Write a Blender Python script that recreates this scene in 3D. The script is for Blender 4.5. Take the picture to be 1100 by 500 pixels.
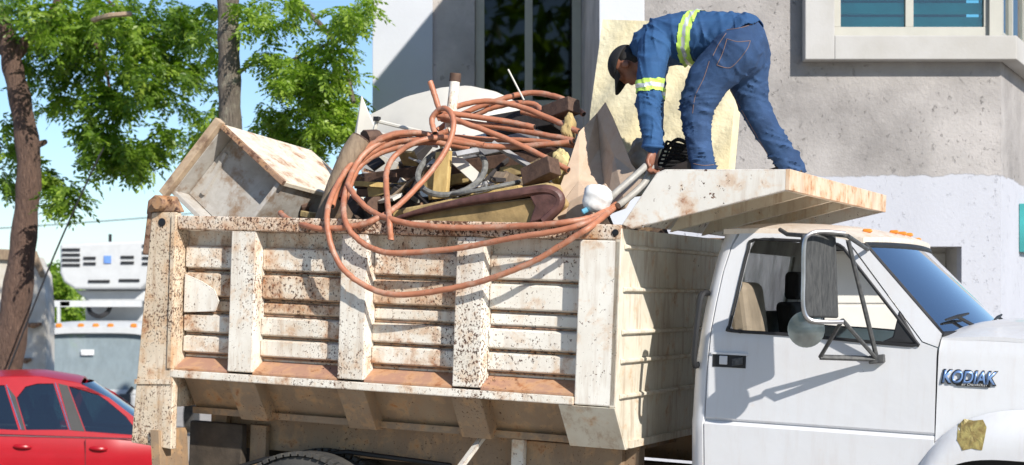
import bpy, bmesh, math, random
import numpy as np
from mathutils import Vector, Matrix
from mathutils.geometry import tessellate_polygon
from mathutils.bvhtree import BVHTree
random.seed(7); RNG = np.random.default_rng(11)
for o in list(bpy.data.objects): bpy.data.objects.remove(o)
SC = bpy.context.scene; COL = SC.collection
R = math.radians
# ------------------------------------------------------------------ camera, sky, sun, exposure
EYE = 2.0; FPX = 1800.0; YH = 326.0            # eye height (m), focal length and horizon in photo pixels (1100 x 500)
cd = bpy.data.cameras.new('camera'); cam = bpy.data.objects.new('camera', cd); COL.objects.link(cam)
cam.location = (0, 0, EYE); cam.rotation_euler = (R(90), 0, 0)
cd.sensor_width = 36; cd.lens = FPX/1100*36; cd.shift_y = (YH-250)/1100
cd.clip_start = .1; cd.clip_end = 4000
cd.dof.use_dof = True; cd.dof.focus_distance = 9.3; cd.dof.aperture_fstop = 3.6
SC.camera = cam
SUN = Vector((.82, -1.25, 1.0)).normalized()      # towards the sun
w = bpy.data.worlds.new('World'); SC.world = w; w.use_nodes = True
nt = w.node_tree; bg = nt.nodes['Background']
sky = nt.nodes.new('ShaderNodeTexSky'); sky.sky_type = 'NISHITA'; sky.sun_disc = False
sky.sun_elevation = math.asin(SUN.z); sky.sun_rotation = math.atan2(SUN.x, SUN.y)
sky.air_density = 1.0; sky.dust_density = .35; sky.ozone_density = 1.2; sky.altitude = 50
tint = nt.nodes.new('ShaderNodeMix'); tint.data_type = 'RGBA'; tint.blend_type = 'MULTIPLY'; tint.inputs[0].default_value = 1; tint.inputs[7].default_value = (.77, .91, 1.10, 1)
nt.links.new(sky.outputs[0], tint.inputs[6]); nt.links.new(tint.outputs[2], bg.inputs[0]); bg.inputs[1].default_value = .102
sl = bpy.data.lights.new('sun', 'SUN'); sl.energy = 4.6; sl.angle = R(.55); sl.color = (1, .945, .86)
so = bpy.data.objects.new('sun', sl); COL.objects.link(so); so.rotation_euler = SUN.to_track_quat('Z', 'Y').to_euler(); so.location = (8, -8, 14)
vs = SC.view_settings; vs.view_transform = 'Standard'; vs.look = 'None'; vs.gamma = 1; vs.exposure = .47; vs.use_curve_mapping = False
SC.cycles.max_bounces = 8
# ------------------------------------------------------------------ frames: photo pixel -> ray -> plane of the truck
TH, PH = R(24.6), R(2.22)
c_, s_, cp, sp = math.cos(TH), math.sin(TH), math.cos(PH), math.sin(PH)
TO = Vector((.60, 9.15, .43+EYE))                 # top near front corner of the dump bed
TF = Vector((c_*cp, -s_*cp, -sp)); TL = Vector((s_, c_, 0)); TU = Vector((c_*sp, -s_*sp, cp))
CAM = Vector((0, 0, EYE))
def ray(px, py): return Vector(((px-550)/FPX, 1, (YH-py)/FPX))
def tw(x, y, z): return TO+TF*x+TL*y+TU*z          # truck frame -> world
def wt(P): d = Vector(P)-TO; return Vector((d.dot(TF), d.dot(TL), d.dot(TU)))
def tp(px, py, y):                                  # pixel on the plane y = const of the truck frame
    r = ray(px, py); t = (y+TL.dot(TO-CAM))/TL.dot(r); return wt(CAM+r*t)
def tpw(px, py, y): return tw(*tp(px, py, y))
def wp(px, py, D): r = ray(px, py); return CAM+r*D
# ------------------------------------------------------------------ materials
MATS = {}
def nodes(name):
    m = bpy.data.materials.new(name); m.use_nodes = True; n = m.node_tree
    return m, n, n.nodes['Principled BSDF']
class N:
    def __init__(s, nt): s.nt = nt; s.tc = nt.nodes.new('ShaderNodeTexCoord')
    def new(s, t, **k):
        n = s.nt.nodes.new(t)
        for a, b in k.items(): setattr(n, a, b)
        return n
    def lk(s, a, b): s.nt.links.new(a, b)
    def coord(s, scale=(1, 1, 1), kind='Object', off=(0, 0, 0)):
        m = s.new('ShaderNodeMapping'); m.inputs['Scale'].default_value = scale; m.inputs['Location'].default_value = off
        s.lk(s.tc.outputs[kind], m.inputs[0]); return m.outputs[0]
    def noise(s, scale, detail=4, rough=.55, vec=None, dist=0):
        n = s.new('ShaderNodeTexNoise'); n.inputs['Scale'].default_value = scale; n.inputs['Detail'].default_value = detail
        n.inputs['Roughness'].default_value = rough; n.inputs['Distortion'].default_value = dist
        s.lk(vec or s.coord(), n.inputs['Vector']); return n.outputs[0]
    def ramp(s, fac, stops):
        r = s.new('ShaderNodeValToRGB'); e = r.color_ramp.elements
        while len(e) < len(stops): e.new(.5)
        for q, (p, c) in zip(e, stops):
            q.position = p; q.color = (*c, 1) if hasattr(c, '__len__') else (c, c, c, 1)
        s.lk(fac, r.inputs[0]); return r.outputs[0]
    def mix(s, fac, a, b, mode='MIX'):
        m = s.new('ShaderNodeMix', data_type='RGBA', blend_type=mode)
        for sock, v in ((m.inputs[0], fac), (m.inputs[6], a), (m.inputs[7], b)):
            if isinstance(v, (int, float)): sock.default_value = v
            elif isinstance(v, tuple): sock.default_value = (*v, 1)
            else: s.lk(v, sock)
        return m.outputs[2]
    def math(s, op, a, b=0.):
        m = s.new('ShaderNodeMath', operation=op)
        for i, v in enumerate((a, b)):
            if isinstance(v, (int, float)): m.inputs[i].default_value = v
            else: s.lk(v, m.inputs[i])
        return m.outputs[0]
    def bump(s, h, strength, dist, bsdf):
        b = s.new('ShaderNodeBump'); b.inputs['Strength'].default_value = strength; b.inputs['Distance'].default_value = dist
        s.lk(h, b.inputs['Height']); s.lk(b.outputs[0], bsdf.inputs['Normal'])
def mat(name, col, rough=.6, metal=0, var=.25, vscale=8, bump=0, bscale=40, spec=.5, col2=None, coat=0, bdist=.01):
    """plain surface with a little uneven colour and relief"""
    if name in MATS: return MATS[name]
    m, t, b = nodes(name); k = N(t)
    c2 = col2 or tuple(x*(1-var) for x in col)
    k.lk(k.mix(k.ramp(k.noise(vscale, 5), [(.35, 0.), (.68, 1.)]), col, c2), b.inputs['Base Color'])
    b.inputs['Roughness'].default_value = rough; b.inputs['Metallic'].default_value = metal
    b.inputs['Specular IOR Level'].default_value = spec; b.inputs['Coat Weight'].default_value = coat
    if bump: k.bump(k.noise(bscale, 4), bump, bdist, b)
    MATS[name] = m; return m
def rusty(name, paint, chip=.5, stain=.3, grime=.4, chipscale=62, rough=.55, edge=0):
    """old paint: grime film, rust bleeding in blotches, chips down to brown metal"""
    m, t, b = nodes(name); k = N(t)
    v = k.coord()
    g = k.ramp(k.noise(2.6, 6, .65, v), [(.38, 0.), (.72, grime)])
    c = k.mix(g, paint, (.42, .32, .21))
    streak = k.ramp(k.noise(6, 6, .72, k.coord((2.6, 2.6, .32))), [(.50, 0.), (.74, grime*1.5)])
    c = k.mix(streak, c, (.34, .20, .105))
    n1 = k.noise(7.5, 6, .66, k.coord(off=(3, 1, 7)), .3)
    st = k.ramp(n1, [(.66-.22*stain, 0.), (.74-.18*stain, 1.)])
    st = k.math('MULTIPLY', st, k.ramp(k.noise(24, 5, .7, v), [(.32, .15), (.6, 1.)]))
    c = k.mix(k.math('MULTIPLY', st, .9), c, k.ramp(k.noise(18, 4, .6, v), [(.3, (.14, .05, .022)), (.52, (.34, .125, .04)), (.75, (.52, .25, .085))]))
    halo = k.ramp(n1, [(.58-.22*stain, 0.), (.70-.2*stain, .5)])
    c = k.mix(k.math('MULTIPLY', halo, k.math('SUBTRACT', 1., st)), c, (.60, .36, .17))
    if edge:
        bv = k.new('ShaderNodeBevel', samples=4); bv.inputs[0].default_value = .016; ge = k.new('ShaderNodeNewGeometry')
        vm = k.new('ShaderNodeVectorMath', operation='DOT_PRODUCT'); k.lk(bv.outputs[0], vm.inputs[0]); k.lk(ge.outputs['Normal'], vm.inputs[1])
        em = k.math('MULTIPLY', k.ramp(vm.outputs['Value'], [(.80, 1.), (.985, 0.)]), k.ramp(k.noise(16, 5, .7), [(.42, 0.), (.56, edge)]))
        c = k.mix(em, c, k.ramp(k.noise(30, 3), [(.35, (.10, .04, .022)), (.7, (.30, .13, .055))]))
    big = k.noise(2.3, 3, .5, k.coord(off=(9, 4, 2)))
    d = k.math('ADD', k.noise(chipscale, 5, .75, k.coord((1, 1, .8))), k.math('MULTIPLY', k.math('SUBTRACT', big, .5), .26))
    ch = k.ramp(d, [(.70-.19*chip, 0.), (.718-.19*chip, 1.)])
    c = k.mix(ch, c, k.ramp(k.noise(30, 3), [(.4, (.05, .022, .014)), (.7, (.17, .075, .04))]))
    k.lk(c, b.inputs['Base Color'])
    k.lk(k.ramp(k.math('MAXIMUM', ch, st), [(0, rough), (1, .9)]), b.inputs['Roughness'])
    h = k.math('SUBTRACT', k.math('MULTIPLY', k.noise(5, 3), .8), k.math('MULTIPLY', ch, .35))
    k.bump(h, .35, .012, b)
    MATS[name] = m; return m
rusty('bed_white', (.79, .755, .68), .58, .56, .42, 70, edge=1)
rusty('bed_chipped', (.79, .755, .68), .60, .30, .40, 75, edge=1)
rusty('bed_scraped', (.77, .71, .61), .62, .98, .5, 60, edge=1)
rusty('bed_clean', (.79, .765, .70), .44, .15, .28, 60, edge=.8)
rusty('bed_rail', (.74, .66, .57), .95, 1.0, .4)
rusty('bed_rear', (.72, .62, .49), .72, .5, .75, 80)
rusty('bed_under', (.25, .172, .11), .35, .35, .5)
rusty('visor_white', (.75, .73, .68), .40, .3, .25, 30, edge=1)
rusty('visor_lip', (.74, .56, .42), .1, .75, .5, 30)
rusty('bed_front', (.74, .70, .59), .14, .15, .55, 30)
rusty('rust', (.20, .105, .07), .8, .5, .4, 30, .85)
rusty('sill_rust', (.36, .19, .13), .35, .55, .2, 50, .85)
rusty('cab_white', (.64, .65, .675), -.12, -.35, .085, 26, .3)
rusty('cab_roof', (.78, .68, .58), -.05, .1, .25, 20, .4)
for nm in ('cab_white', 'cab_roof'): MATS[nm].node_tree.nodes['Principled BSDF'].inputs['Coat Weight'].default_value = .3
mat('black_trim', (.018, .018, .02), .55, var=.4, bump=.1)
mat('black_dusty', (.045, .047, .05), .6, var=0, col2=(.10, .10, .098), vscale=45, bump=.1)
mat('rubber', (.03, .03, .031), .8, var=0, col2=(.07, .066, .06), bump=.2)
mat('dark_metal', (.06, .05, .042), .7, .3, var=.5, bump=.3)
mat('chassis', (.075, .058, .043), .8, var=.5, bump=.3)
mat('mirror_grey', (.30, .30, .30), .22, .9, var=.4, vscale=14)
mat('steel', (.55, .55, .56), .35, .9, var=.3)
mat('chrome', (.75, .75, .77), .12, 1, var=.15)
mat('seat_tan', (.27, .22, .16), .8, var=.3, bump=.15)
mat('seat_dark', (.03, .028, .03), .85, var=.3, bump=.15)
mat('cab_inner', (.33, .31, .27), .8, var=.4)
mat('amber', (.75, .25, .03), .3)
mat('badge_blue', (.22, .36, .66), .3, .4, var=.1)
mat('badge_black', (.012, .012, .014), .35)
mat('white_print', (.7, .7, .7), .5)
mat('tape', (.36, .30, .11), .35, var=0, col2=(.20, .14, .05), vscale=30, bump=.6, bscale=35)
def hose_mat(name, a, b2):
    m, t, b = nodes(name); k = N(t)
    c = k.mix(k.ramp(k.noise(7, 4), [(.35, 0.), (.7, 1.)]), a, b2)
    c = k.mix(k.ramp(k.noise(9, 6, .75), [(.50, 0.), (.68, .75)]), c, (.47, .33, .25))
    c = k.mix(k.ramp(k.noise(55, 4, .7), [(.60, 0.), (.66, .7)]), c, (.16, .08, .05))
    k.lk(c, b.inputs['Base Color']); b.inputs['Roughness'].default_value = .5; MATS[name] = m
hose_mat('hose', (.47, .19, .105), (.36, .135, .075))
mat('hose_cut', (.02, .012, .01), .9)
mat('hose_grey', (.42, .40, .36), .5, var=.3, vscale=20)
def wood_mat(name, a, b2, sc=(1, 1, 1), fleck=None):
    m, t, b = nodes(name); k = N(t)
    g = k.noise(9, 6, .65, k.coord(sc), .6)
    c = k.ramp(g, [(.3, a), (.7, b2)])
    if fleck: c = k.mix(k.ramp(k.noise(7, 6, .7), [(.50, 0.), (.66, 1.)]), c, fleck)
    k.lk(c, b.inputs['Base Color']); b.inputs['Roughness'].default_value = .8; k.bump(g, 1. if 'bark' in name else .4, .06 if 'bark' in name else .01, b); MATS[name] = m
wood_mat('mirror_face', (.022, .024, .027), (.075, .077, .077), (9, 9, 1.2))
wood_mat('wood_pale', (.50, .38, .26), (.36, .25, .16), (1.5, 1.5, 2), (.22, .14, .09))
wood_mat('wood_grey', (.33, .25, .17), (.17, .12, .08), (4, 4, 1))
wood_mat('wood_dark', (.13, .075, .05), (.055, .03, .022), (3, 3, 3))
wood_mat('wood_yellow', (.58, .42, .17), (.40, .26, .09), (3, 3, 1))
wood_mat('cabinet_skin', (.72, .66, .55), (.60, .50, .38), (2, 2, 2), (.33, .17, .09))
wood_mat('cabinet_inside', (.47, .45, .42), (.34, .31, .27), (1, 1, 1), (.25, .17, .11))
wood_mat('cardboard', (.55, .42, .31), (.43, .31, .22), (1, 1, 1), (.48, .38, .29))
wood_mat('heap', (.11, .07, .045), (.03, .02, .015), (1, 1, 1), (.22, .14, .07))
mat('foam', (.58, .48, .24), .9, var=0, col2=(.56, .45, .20), vscale=5, bump=.5, bscale=25)
mat('foam_dirty', (.50, .38, .17), .9, var=0, col2=(.24, .16, .08), vscale=9, bump=.6, bscale=25)
mat('slab', (.76, .69, .48), .85, var=0, col2=(.66, .57, .35), vscale=4, bump=.8, bscale=20, bdist=.011)
mat('vinyl_brown', (.14, .065, .055), .5, var=.5, vscale=14, bump=.3)
mat('upholstery', (.42, .29, .13), .85, var=.45, vscale=10, bump=.3)
mat('fibreglass', (.66, .63, .56), .55, var=.14, vscale=4)
mat('white_plastic', (.82, .83, .82), .45, var=.15, vscale=10, bump=.3, bscale=18)
mat('blue_plastic', (.16, .45, .62), .4)
mat('dark_scrap', (.035, .03, .03), .8, var=.5, bump=.4)
mat('grey_scrap', (.34, .34, .35), .7, var=.4, bump=.3)
mat('tyre_grey', (.20, .20, .19), .85, var=.5, vscale=30, bump=.4)
# cloth
def denim(name, a, b2, fade):
    m, t, b = nodes(name); k = N(t)
    c = k.mix(k.ramp(k.noise(7, 5, .6), [(.35, 0.), (.7, 1.)]), a, b2)
    c = k.mix(k.ramp(k.noise(5, 6, .7, k.coord((1, 1, 2.5)), .4), [(.5, 0.), (.75, fade)]), c, tuple(min(1, x*1.9+.03) for x in a))
    k.lk(c, b.inputs['Base Color']); b.inputs['Roughness'].default_value = .85
    b.inputs['Sheen Weight'].default_value = .0
    wv = k.noise(320, 2); k.bump(k.math('ADD', wv, k.math('MULTIPLY', k.noise(26, 3), 1.2)), .35, .006, b); MATS[name] = m
denim('shirt_blue', (.020, .083, .21), (.013, .055, .15), .3)
denim('jeans_blue', (.022, .062, .155), (.013, .038, .10), .55)
mat('stitch', (.22, .14, .12), .8)
mat('lime', (.48, .72, .12), .6, var=.1); mat('silver_tape', (.62, .64, .64), .35, .3, var=.15)
mat('skin', (.30, .125, .075), .5, var=.3, vscale=14); mat('cap_black', (.012, .012, .014), .85, bump=.2)
mat('shoe', (.03, .022, .018), .6); mat('hair', (.012, .01, .009), .7)
# building
def plaster(name, wall, paint, zline):
    """rough grey render, painted below a hand-brushed line at height zline (object space)"""
    m, t, b = nodes(name); k = N(t)
    n1 = k.noise(1.3, 6, .6); n2 = k.noise(7, 6, .7)
    c = k.ramp(n1, [(.32, tuple(x*.70 for x in wall)), (.68, tuple(min(1, x*1.2) for x in wall))])
    c = k.mix(k.ramp(n2, [(.55, 0.), (.75, .35)]), c, tuple(x*1.3 for x in wall))
    pits = k.noise(17, 6, .75, k.coord((1, 1, .7)), .2)
    pz = k.ramp(k.noise(1.7, 3), [(.42, 0.), (.6, 1.)])
    pit = k.math('MULTIPLY', k.ramp(pits, [(.60, 0.), (.64, 1.)]), pz)
    c = k.mix(k.math('MULTIPLY', pit, .13), c, tuple(x*.5 for x in wall))
    h = k.math('SUBTRACT', k.math('MULTIPLY', k.noise(30, 5, .7), .5), k.math('MULTIPLY', pit, .8))
    if paint:
        sx = k.new('ShaderNodeSeparateXYZ'); k.lk(k.tc.outputs['Object'], sx.inputs[0])
        z = k.math('ADD', sx.outputs[2], k.math('MULTIPLY', k.math('SUBTRACT', k.noise(3.2, 4, .6, k.coord((1, 1, .25))), .5), .13))
        lo = k.new('ShaderNodeMapRange'); lo.inputs[1].default_value = zline+.006; lo.inputs[2].default_value = zline-.006; k.lk(z, lo.inputs[0])
        pc = k.ramp(k.noise(2.2, 5, .6, k.coord((1, 1, .5))), [(.35, paint), (.7, tuple(x*.93 for x in paint))])
        c = k.mix(lo.outputs[0], c, pc)
        h = k.mix(lo.outputs[0], h, k.math('MULTIPLY', h, .35))
    k.lk(c, b.inputs['Base Color']); b.inputs['Roughness'].default_value = .9; b.inputs['Specular IOR Level'].default_value = .2
    k.bump(h, .8, .024, b); MATS[name] = m
plaster('render_grey', (.36, .338, .325), (.465, .475, .52), 3.42)
plaster('render_left', (.50, .46, .43), None, 0)
mat('paint_white', (.55, .57, .61), .85, var=.07, vscale=2, bump=.15, bscale=30)
mat('trim_white', (.45, .44, .425), .85, var=.0, col2=(.39, .375, .35), vscale=2.5, bump=.15)
mat('frame_beige', (.42, .41, .36), .5, var=.08)
mat('frame_olive', (.44, .43, .35), .5, var=.1)
mat('door_panel', (.62, .60, .56), .7, var=.1, vscale=3)
mat('pane_lightener', (.30, .46, .56), .9)
mat('teal_slat', (.07, .46, .46), .5, var=.45, vscale=1.5)
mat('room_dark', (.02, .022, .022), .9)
mat('street_concrete', (.42, .375, .32), .9, var=.3, vscale=3, bump=.3)
mat('pavement', (.38, .35, .31), .9, var=.2, vscale=2, bump=.2)
mat('roof_grey', (.3, .29, .28), .9)
def glass(name, tint, alpha_mix, rough=.02):
    m = bpy.data.materials.new(name); m.use_nodes = True; t = m.node_tree; t.nodes.clear()
    o = t.nodes.new('ShaderNodeOutputMaterial'); tr = t.nodes.new('ShaderNodeBsdfTransparent'); tr.inputs[0].default_value = (*tint, 1)
    g = t.nodes.new('ShaderNodeBsdfGlossy'); g.inputs['Roughness'].default_value = rough; g.inputs[0].default_value = (1, 1, 1, 1)
    fr = t.nodes.new('ShaderNodeFresnel'); fr.inputs[0].default_value = 1.5
    ad = t.nodes.new('ShaderNodeMath'); ad.operation = 'MULTIPLY_ADD'; ad.inputs[1].default_value = 1.0; ad.inputs[2].default_value = alpha_mix
    t.links.new(fr.outputs[0], ad.inputs[0])
    mx = t.nodes.new('ShaderNodeMixShader'); t.links.new(ad.outputs[0], mx.inputs[0]); t.links.new(tr.outputs[0], mx.inputs[1]); t.links.new(g.outputs[0], mx.inputs[2])
    t.links.new(mx.outputs[0], o.inputs[0]); MATS[name] = m
glass('glass_teal', (.6, .92, .92), .03); glass('glass_dark', (.16, .18, .16), -.012); glass('glass_car', (.30, .42, .44), .05); glass('glass_wind', (.72, .88, .95), .48); pass
glass('glass_clear', (.85, .9, .9), .02)
def dusty(name, col, alpha):  # half-opaque film: dust on the cab pane, painted reflection on the van
    m, t, b = nodes(name); k = N(t); b.inputs['Base Color'].default_value = (*col, 1); b.inputs['Roughness'].default_value = .6
    k.lk(k.ramp(k.noise(7, 5, .7, k.coord((1, 1, .4))), [(.3, alpha-.15), (.7, alpha+.12)]), b.inputs['Alpha']); MATS[name] = m
dusty('glass_van', (.26, .32, .345), .66)  # sky reflection on the van windscreen, put in as a blue-grey film colour
dusty('glass_dusty', (.55, .56, .50), .62)
mat('car_red', (.36, .005, .014), .34, var=.1, coat=.1, spec=.3); mat('van_white', (.56, .57, .57), .4, var=.08); mat('van_grey', (.36, .37, .38), .6)
mat('van_blue', (.15, .30, .70), .5); mat('sticker_white', (.8, .8, .8), .6)
wood_mat('bark', (.20, .12, .085), (.075, .045, .035), (5, 5, 1)); wood_mat('bark_pole', (.23, .19, .15), (.11, .09, .07), (6, 6, .8), (.28, .26, .20))
mat('wall_old', (.62, .61, .58), .9, var=0, col2=(.45, .40, .33), vscale=2.5, bump=.3)
mat('cable', (.02, .02, .022), .6)
def leafmat(name, hue):
    m = bpy.data.materials.new(name); m.use_nodes = True; t = m.node_tree; t.nodes.clear(); k = N(t)
    at = k.new('ShaderNodeAttribute', attribute_name='tone')
    c = k.ramp(at.outputs['Fac'], [(0, hue[0]), (.5, hue[1]), (1, hue[2])])
    p = k.new('ShaderNodeBsdfPrincipled'); k.lk(c, p.inputs['Base Color']); p.inputs['Roughness'].default_value = .45
    tl = k.new('ShaderNodeBsdfTranslucent'); k.lk(k.mix(1., c, (1.5, 1.9, .5), 'MULTIPLY'), tl.inputs[0])
    mx = k.new('ShaderNodeMixShader'); mx.inputs[0].default_value = .38; k.lk(p.outputs[0], mx.inputs[1]); k.lk(tl.outputs[0], mx.inputs[2])
    o = k.new('ShaderNodeOutputMaterial'); k.lk(mx.outputs[0], o.inputs[0]); MATS[name] = m
leafmat('leaf', ((.06, .12, .013), (.15, .24, .022), (.30, .40, .05)))
leafmat('leaf_bright', ((.10, .175, .02), (.20, .30, .03), (.33, .44, .07)))
# ------------------------------------------------------------------ mesh building
ORG = {}
class MB:
    def __init__(s): s.v = []; s.f = []; s.mi = []; s.m = 0
    def add(s, vs, fs):
        b = len(s.v); s.v += [Vector(p) for p in vs]
        for f in fs: s.f.append([i+b for i in f]); s.mi.append(s.m)
        return s
    def hexa(s, p):                              # 8 corners: 4 low ring, 4 high ring
        return s.add(p, [(3, 2, 1, 0), (4, 5, 6, 7), (0, 1, 5, 4), (1, 2, 6, 5), (2, 3, 7, 6), (3, 0, 4, 7)])
    def box(s, x0, x1, y0, y1, z0, z1):
        return s.hexa([(x0, y0, z0), (x1, y0, z0), (x1, y1, z0), (x0, y1, z0), (x0, y0, z1), (x1, y0, z1), (x1, y1, z1), (x0, y1, z1)])
    def obox(s, c, ax, ay, az):                  # centre and three half vectors
        c, ax, ay, az = map(Vector, (c, ax, ay, az))
        return s.hexa([c-ax-ay-az, c+ax-ay-az, c+ax+ay-az, c-ax+ay-az, c-ax-ay+az, c+ax-ay+az, c+ax+ay+az, c-ax+ay+az])
    def prism(s, a, b):                          # two matching rings
        n = len(a)
        return s.add(list(a)+list(b), [tuple(range(n))[::-1], tuple(range(n, 2*n))]+[(i, (i+1) % n, n+(i+1) % n, n+i) for i in range(n)])
    def tube(s, pts, r, n=10, caps=True, closed=False, squash=None):
        pts = [Vector(p) for p in pts]; m = len(pts)
        rs = r if hasattr(r, '__len__') else [r]*m
        T = []
        for i in range(m):
            a = pts[i-1] if (i > 0 or closed) else pts[0]; b = pts[(i+1) % m] if (i < m-1 or closed) else pts[-1]
            T.append((b-a).normalized())
        up = Vector((0, 0, 1)) if abs(T[0].z) < .9 else Vector((1, 0, 0))
        nrm = (up-T[0]*up.dot(T[0])).normalized(); V = []; F = []
        for i in range(m):
            nrm = (nrm-T[i]*nrm.dot(T[i])).normalized(); bi = T[i].cross(nrm)
            for j in range(n):
                a = 2*math.pi*j/n; V.append(pts[i]+(nrm*math.cos(a)+bi*math.sin(a))*rs[i])
        for i in range(m if closed else m-1):
            k = (i+1) % m
            for j in range(n): F.append((i*n+j, i*n+(j+1) % n, k*n+(j+1) % n, k*n+j))
        if caps and not closed: F.append(tuple(range(n))[::-1]); F.append(tuple(range((m-1)*n, m*n)))
        return s.add(V, F)
    def lathe(s, prof, c, ax, n=24):             # prof: (along, radius)
        c = Vector(c); ax = Vector(ax).normalized(); u = ax.orthogonal().normalized(); v = ax.cross(u); V = []; F = []
        for a, r in prof:
            for j in range(n):
                t = 2*math.pi*j/n; V.append(c+ax*a+(u*math.cos(t)+v*math.sin(t))*r)
        for i in range(len(prof)-1):
            for j in range(n): F.append((i*n+j, i*n+(j+1) % n, (i+1)*n+(j+1) % n, (i+1)*n+j))
        F.append(tuple(range(n))[::-1]); F.append(tuple(range((len(prof)-1)*n, len(prof)*n)))
        return s.add(V, F)
    def grid(s, fn, nu, nv, thick=None):         # fn(u, v) -> point; thick: vector or None
        P = [[Vector(fn(i/nu, j/nv)) for j in range(nv+1)] for i in range(nu+1)]
        V = [p for r in P for p in r]; q = lambda i, j: i*(nv+1)+j
        F = [(q(i, j), q(i+1, j), q(i+1, j+1), q(i, j+1)) for i in range(nu) for j in range(nv)]
        if thick is not None:
            t = Vector(thick); n = len(V); V = V+[p+t for p in V]; F = F+[tuple(n+a for a in f[::-1]) for f in F]
            rim = [q(i, 0) for i in range(nu)]+[q(nu, j) for j in range(nv)]+[q(i, nv) for i in range(nu, 0, -1)]+[q(0, j) for j in range(nv, 0, -1)]
            for a, b in zip(rim, rim[1:]+rim[:1]): F.append((b, a, n+a, n+b))
        return s.add(V, F)
    def holed(s, outline, holes, fn, thick, zcuts=()):
        """flat outline with holes (2-D), cut along v levels, mapped by fn(u, v), given thickness"""
        loops = [[Vector((a, b, 0)) for a, b in l] for l in [outline]+list(holes)]
        bm = bmesh.new(); vv = [bm.verts.new(p) for l in loops for p in l]
        for t in tessellate_polygon(loops):
            try: bm.faces.new([vv[i] for i in t])
            except ValueError: pass
        for z in zcuts:
            bmesh.ops.bisect_plane(bm, geom=bm.verts[:]+bm.edges[:]+bm.faces[:], plane_co=(0, z, 0), plane_no=(0, 1, 0), dist=1e-5)
        bm.normal_update()
        for f in bm.faces:
            if f.normal.z < 0: f.normal_flip()
        bm.verts.index_update(); n = len(bm.verts); V = [Vector(fn(p.co.x, p.co.y)) for p in bm.verts]; t = Vector(thick)
        F = [tuple(q.index for q in f.verts) for f in bm.faces]
        E = []
        for e in bm.edges:
            if len(e.link_faces) == 1:
                l = e.link_loops[0]; E.append((l.vert.index, l.link_loop_next.vert.index))
        bm.free()
        return s.add(V+[p+t for p in V], F+[tuple(n+a for a in f[::-1]) for f in F]+[(b, a, n+a, n+b) for a, b in E])
    def build(s, name, m, parent=None, smooth=False, bevel=0, seg=2, split=40):
        V = s.v
        if parent is None:
            xs = [p.x for p in V]; ys = [p.y for p in V]; zs = [p.z for p in V]
            org = Vector(((min(xs)+max(xs))/2, (min(ys)+max(ys))/2, min(zs)))
        else: org = ORG[parent.name]
        me = bpy.data.meshes.new(name); me.from_pydata([p-org for p in V], [], s.f)
        ms = m if isinstance(m, (list, tuple)) else [m]
        for q in ms: me.materials.append(MATS[q])
        if len(ms) > 1: me.polygons.foreach_set('material_index', s.mi)
        bm = bmesh.new(); bm.from_mesh(me); bmesh.ops.recalc_face_normals(bm, faces=bm.faces[:]); bm.to_mesh(me); bm.free()
        if smooth:
            me.polygons.foreach_set('use_smooth', [True]*len(me.polygons)); me.set_sharp_from_angle(angle=R(split))
        o = bpy.data.objects.new(name, me); COL.objects.link(o)
        if parent is None: o.location = org
        else: o.parent = parent
        if parent is not None and parent.name in ROOTS_T: pass
        ORG[o.name] = org
        if bevel:
            b = o.modifiers.new('bevel', 'BEVEL'); b.width = bevel; b.segments = seg; b.limit_method = 'ANGLE'; b.angle_limit = R(40)
        return o
ROOTS_T = set()
def thing(name, label, cat, loc, group=None):
    o = bpy.data.objects.new(name, None); COL.objects.link(o); o.location = loc; o.empty_display_size = .1
    ORG[o.name] = Vector(loc); return tag(o, label, cat, group)
def tag(o, label, cat, group=None):
    o['label'] = label; o['category'] = cat
    if group: o['group'] = group
    return o
def kind(o, k): o['kind'] = k; return o
def mat_t(mesh_builder):                          # truck frame -> world
    mesh_builder.v = [tw(*p) for p in mesh_builder.v]; return mesh_builder
def spline(pts, n=8, closed=False):
    P = [Vector(p) for p in pts]; m = len(P); out = []
    for i in range(m if closed else m-1):
        g = lambda k: P[k % m] if closed else P[max(0, min(m-1, k))]
        a, b, c, d = g(i-1), g(i), g(i+1), g(i+2)
        for j in range(n):
            t = j/n; out.append(.5*((2*b)+(c-a)*t+(2*a-5*b+4*c-d)*t*t+(3*b-a-3*c+d)*t**3))
    if not closed: out.append(P[-1])
    return out
def lerp(a, b, t): return a+(b-a)*t
# ================================================================== SETTING
def gz(y): return float(np.interp(y, [-100, 13, 19, 34, 60], [0, 0, -.30, -1.10, -1.4]))
b = MB(); ys = [-80, -20, 0, 6, 13, 16, 19, 24, 29, 34, 45, 60, 120, 400, 1500]; xs = [-700, -100, -30, -8, 0, 8, 30, 100, 700]
b.add([(x, y, gz(y)) for y in ys for x in xs], [(j*len(xs)+i, j*len(xs)+i+1, (j+1)*len(xs)+i+1, (j+1)*len(xs)+i) for j in range(len(ys)-1) for i in range(len(xs)-1)])
g = b.build('ground', 'street_concrete'); kind(g, 'structure')
b = MB(); b.box(-30, 30, 12.6, 13.0, -.3, .13); k_ = kind(b.build('kerb', 'pavement'), 'structure')
b = MB(); b.hexa([(-2.2, 13.0, -.4), (9, 13.0, -.4), (9, 14.68, -.4), (-2.2, 14.68, -.4), (-2.2, 13.0, .10), (9, 13.0, .10), (9, 14.68, .10), (-2.2, 14.68, .10)]); kind(b.build('pavement', 'pavement'), 'structure')
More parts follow.
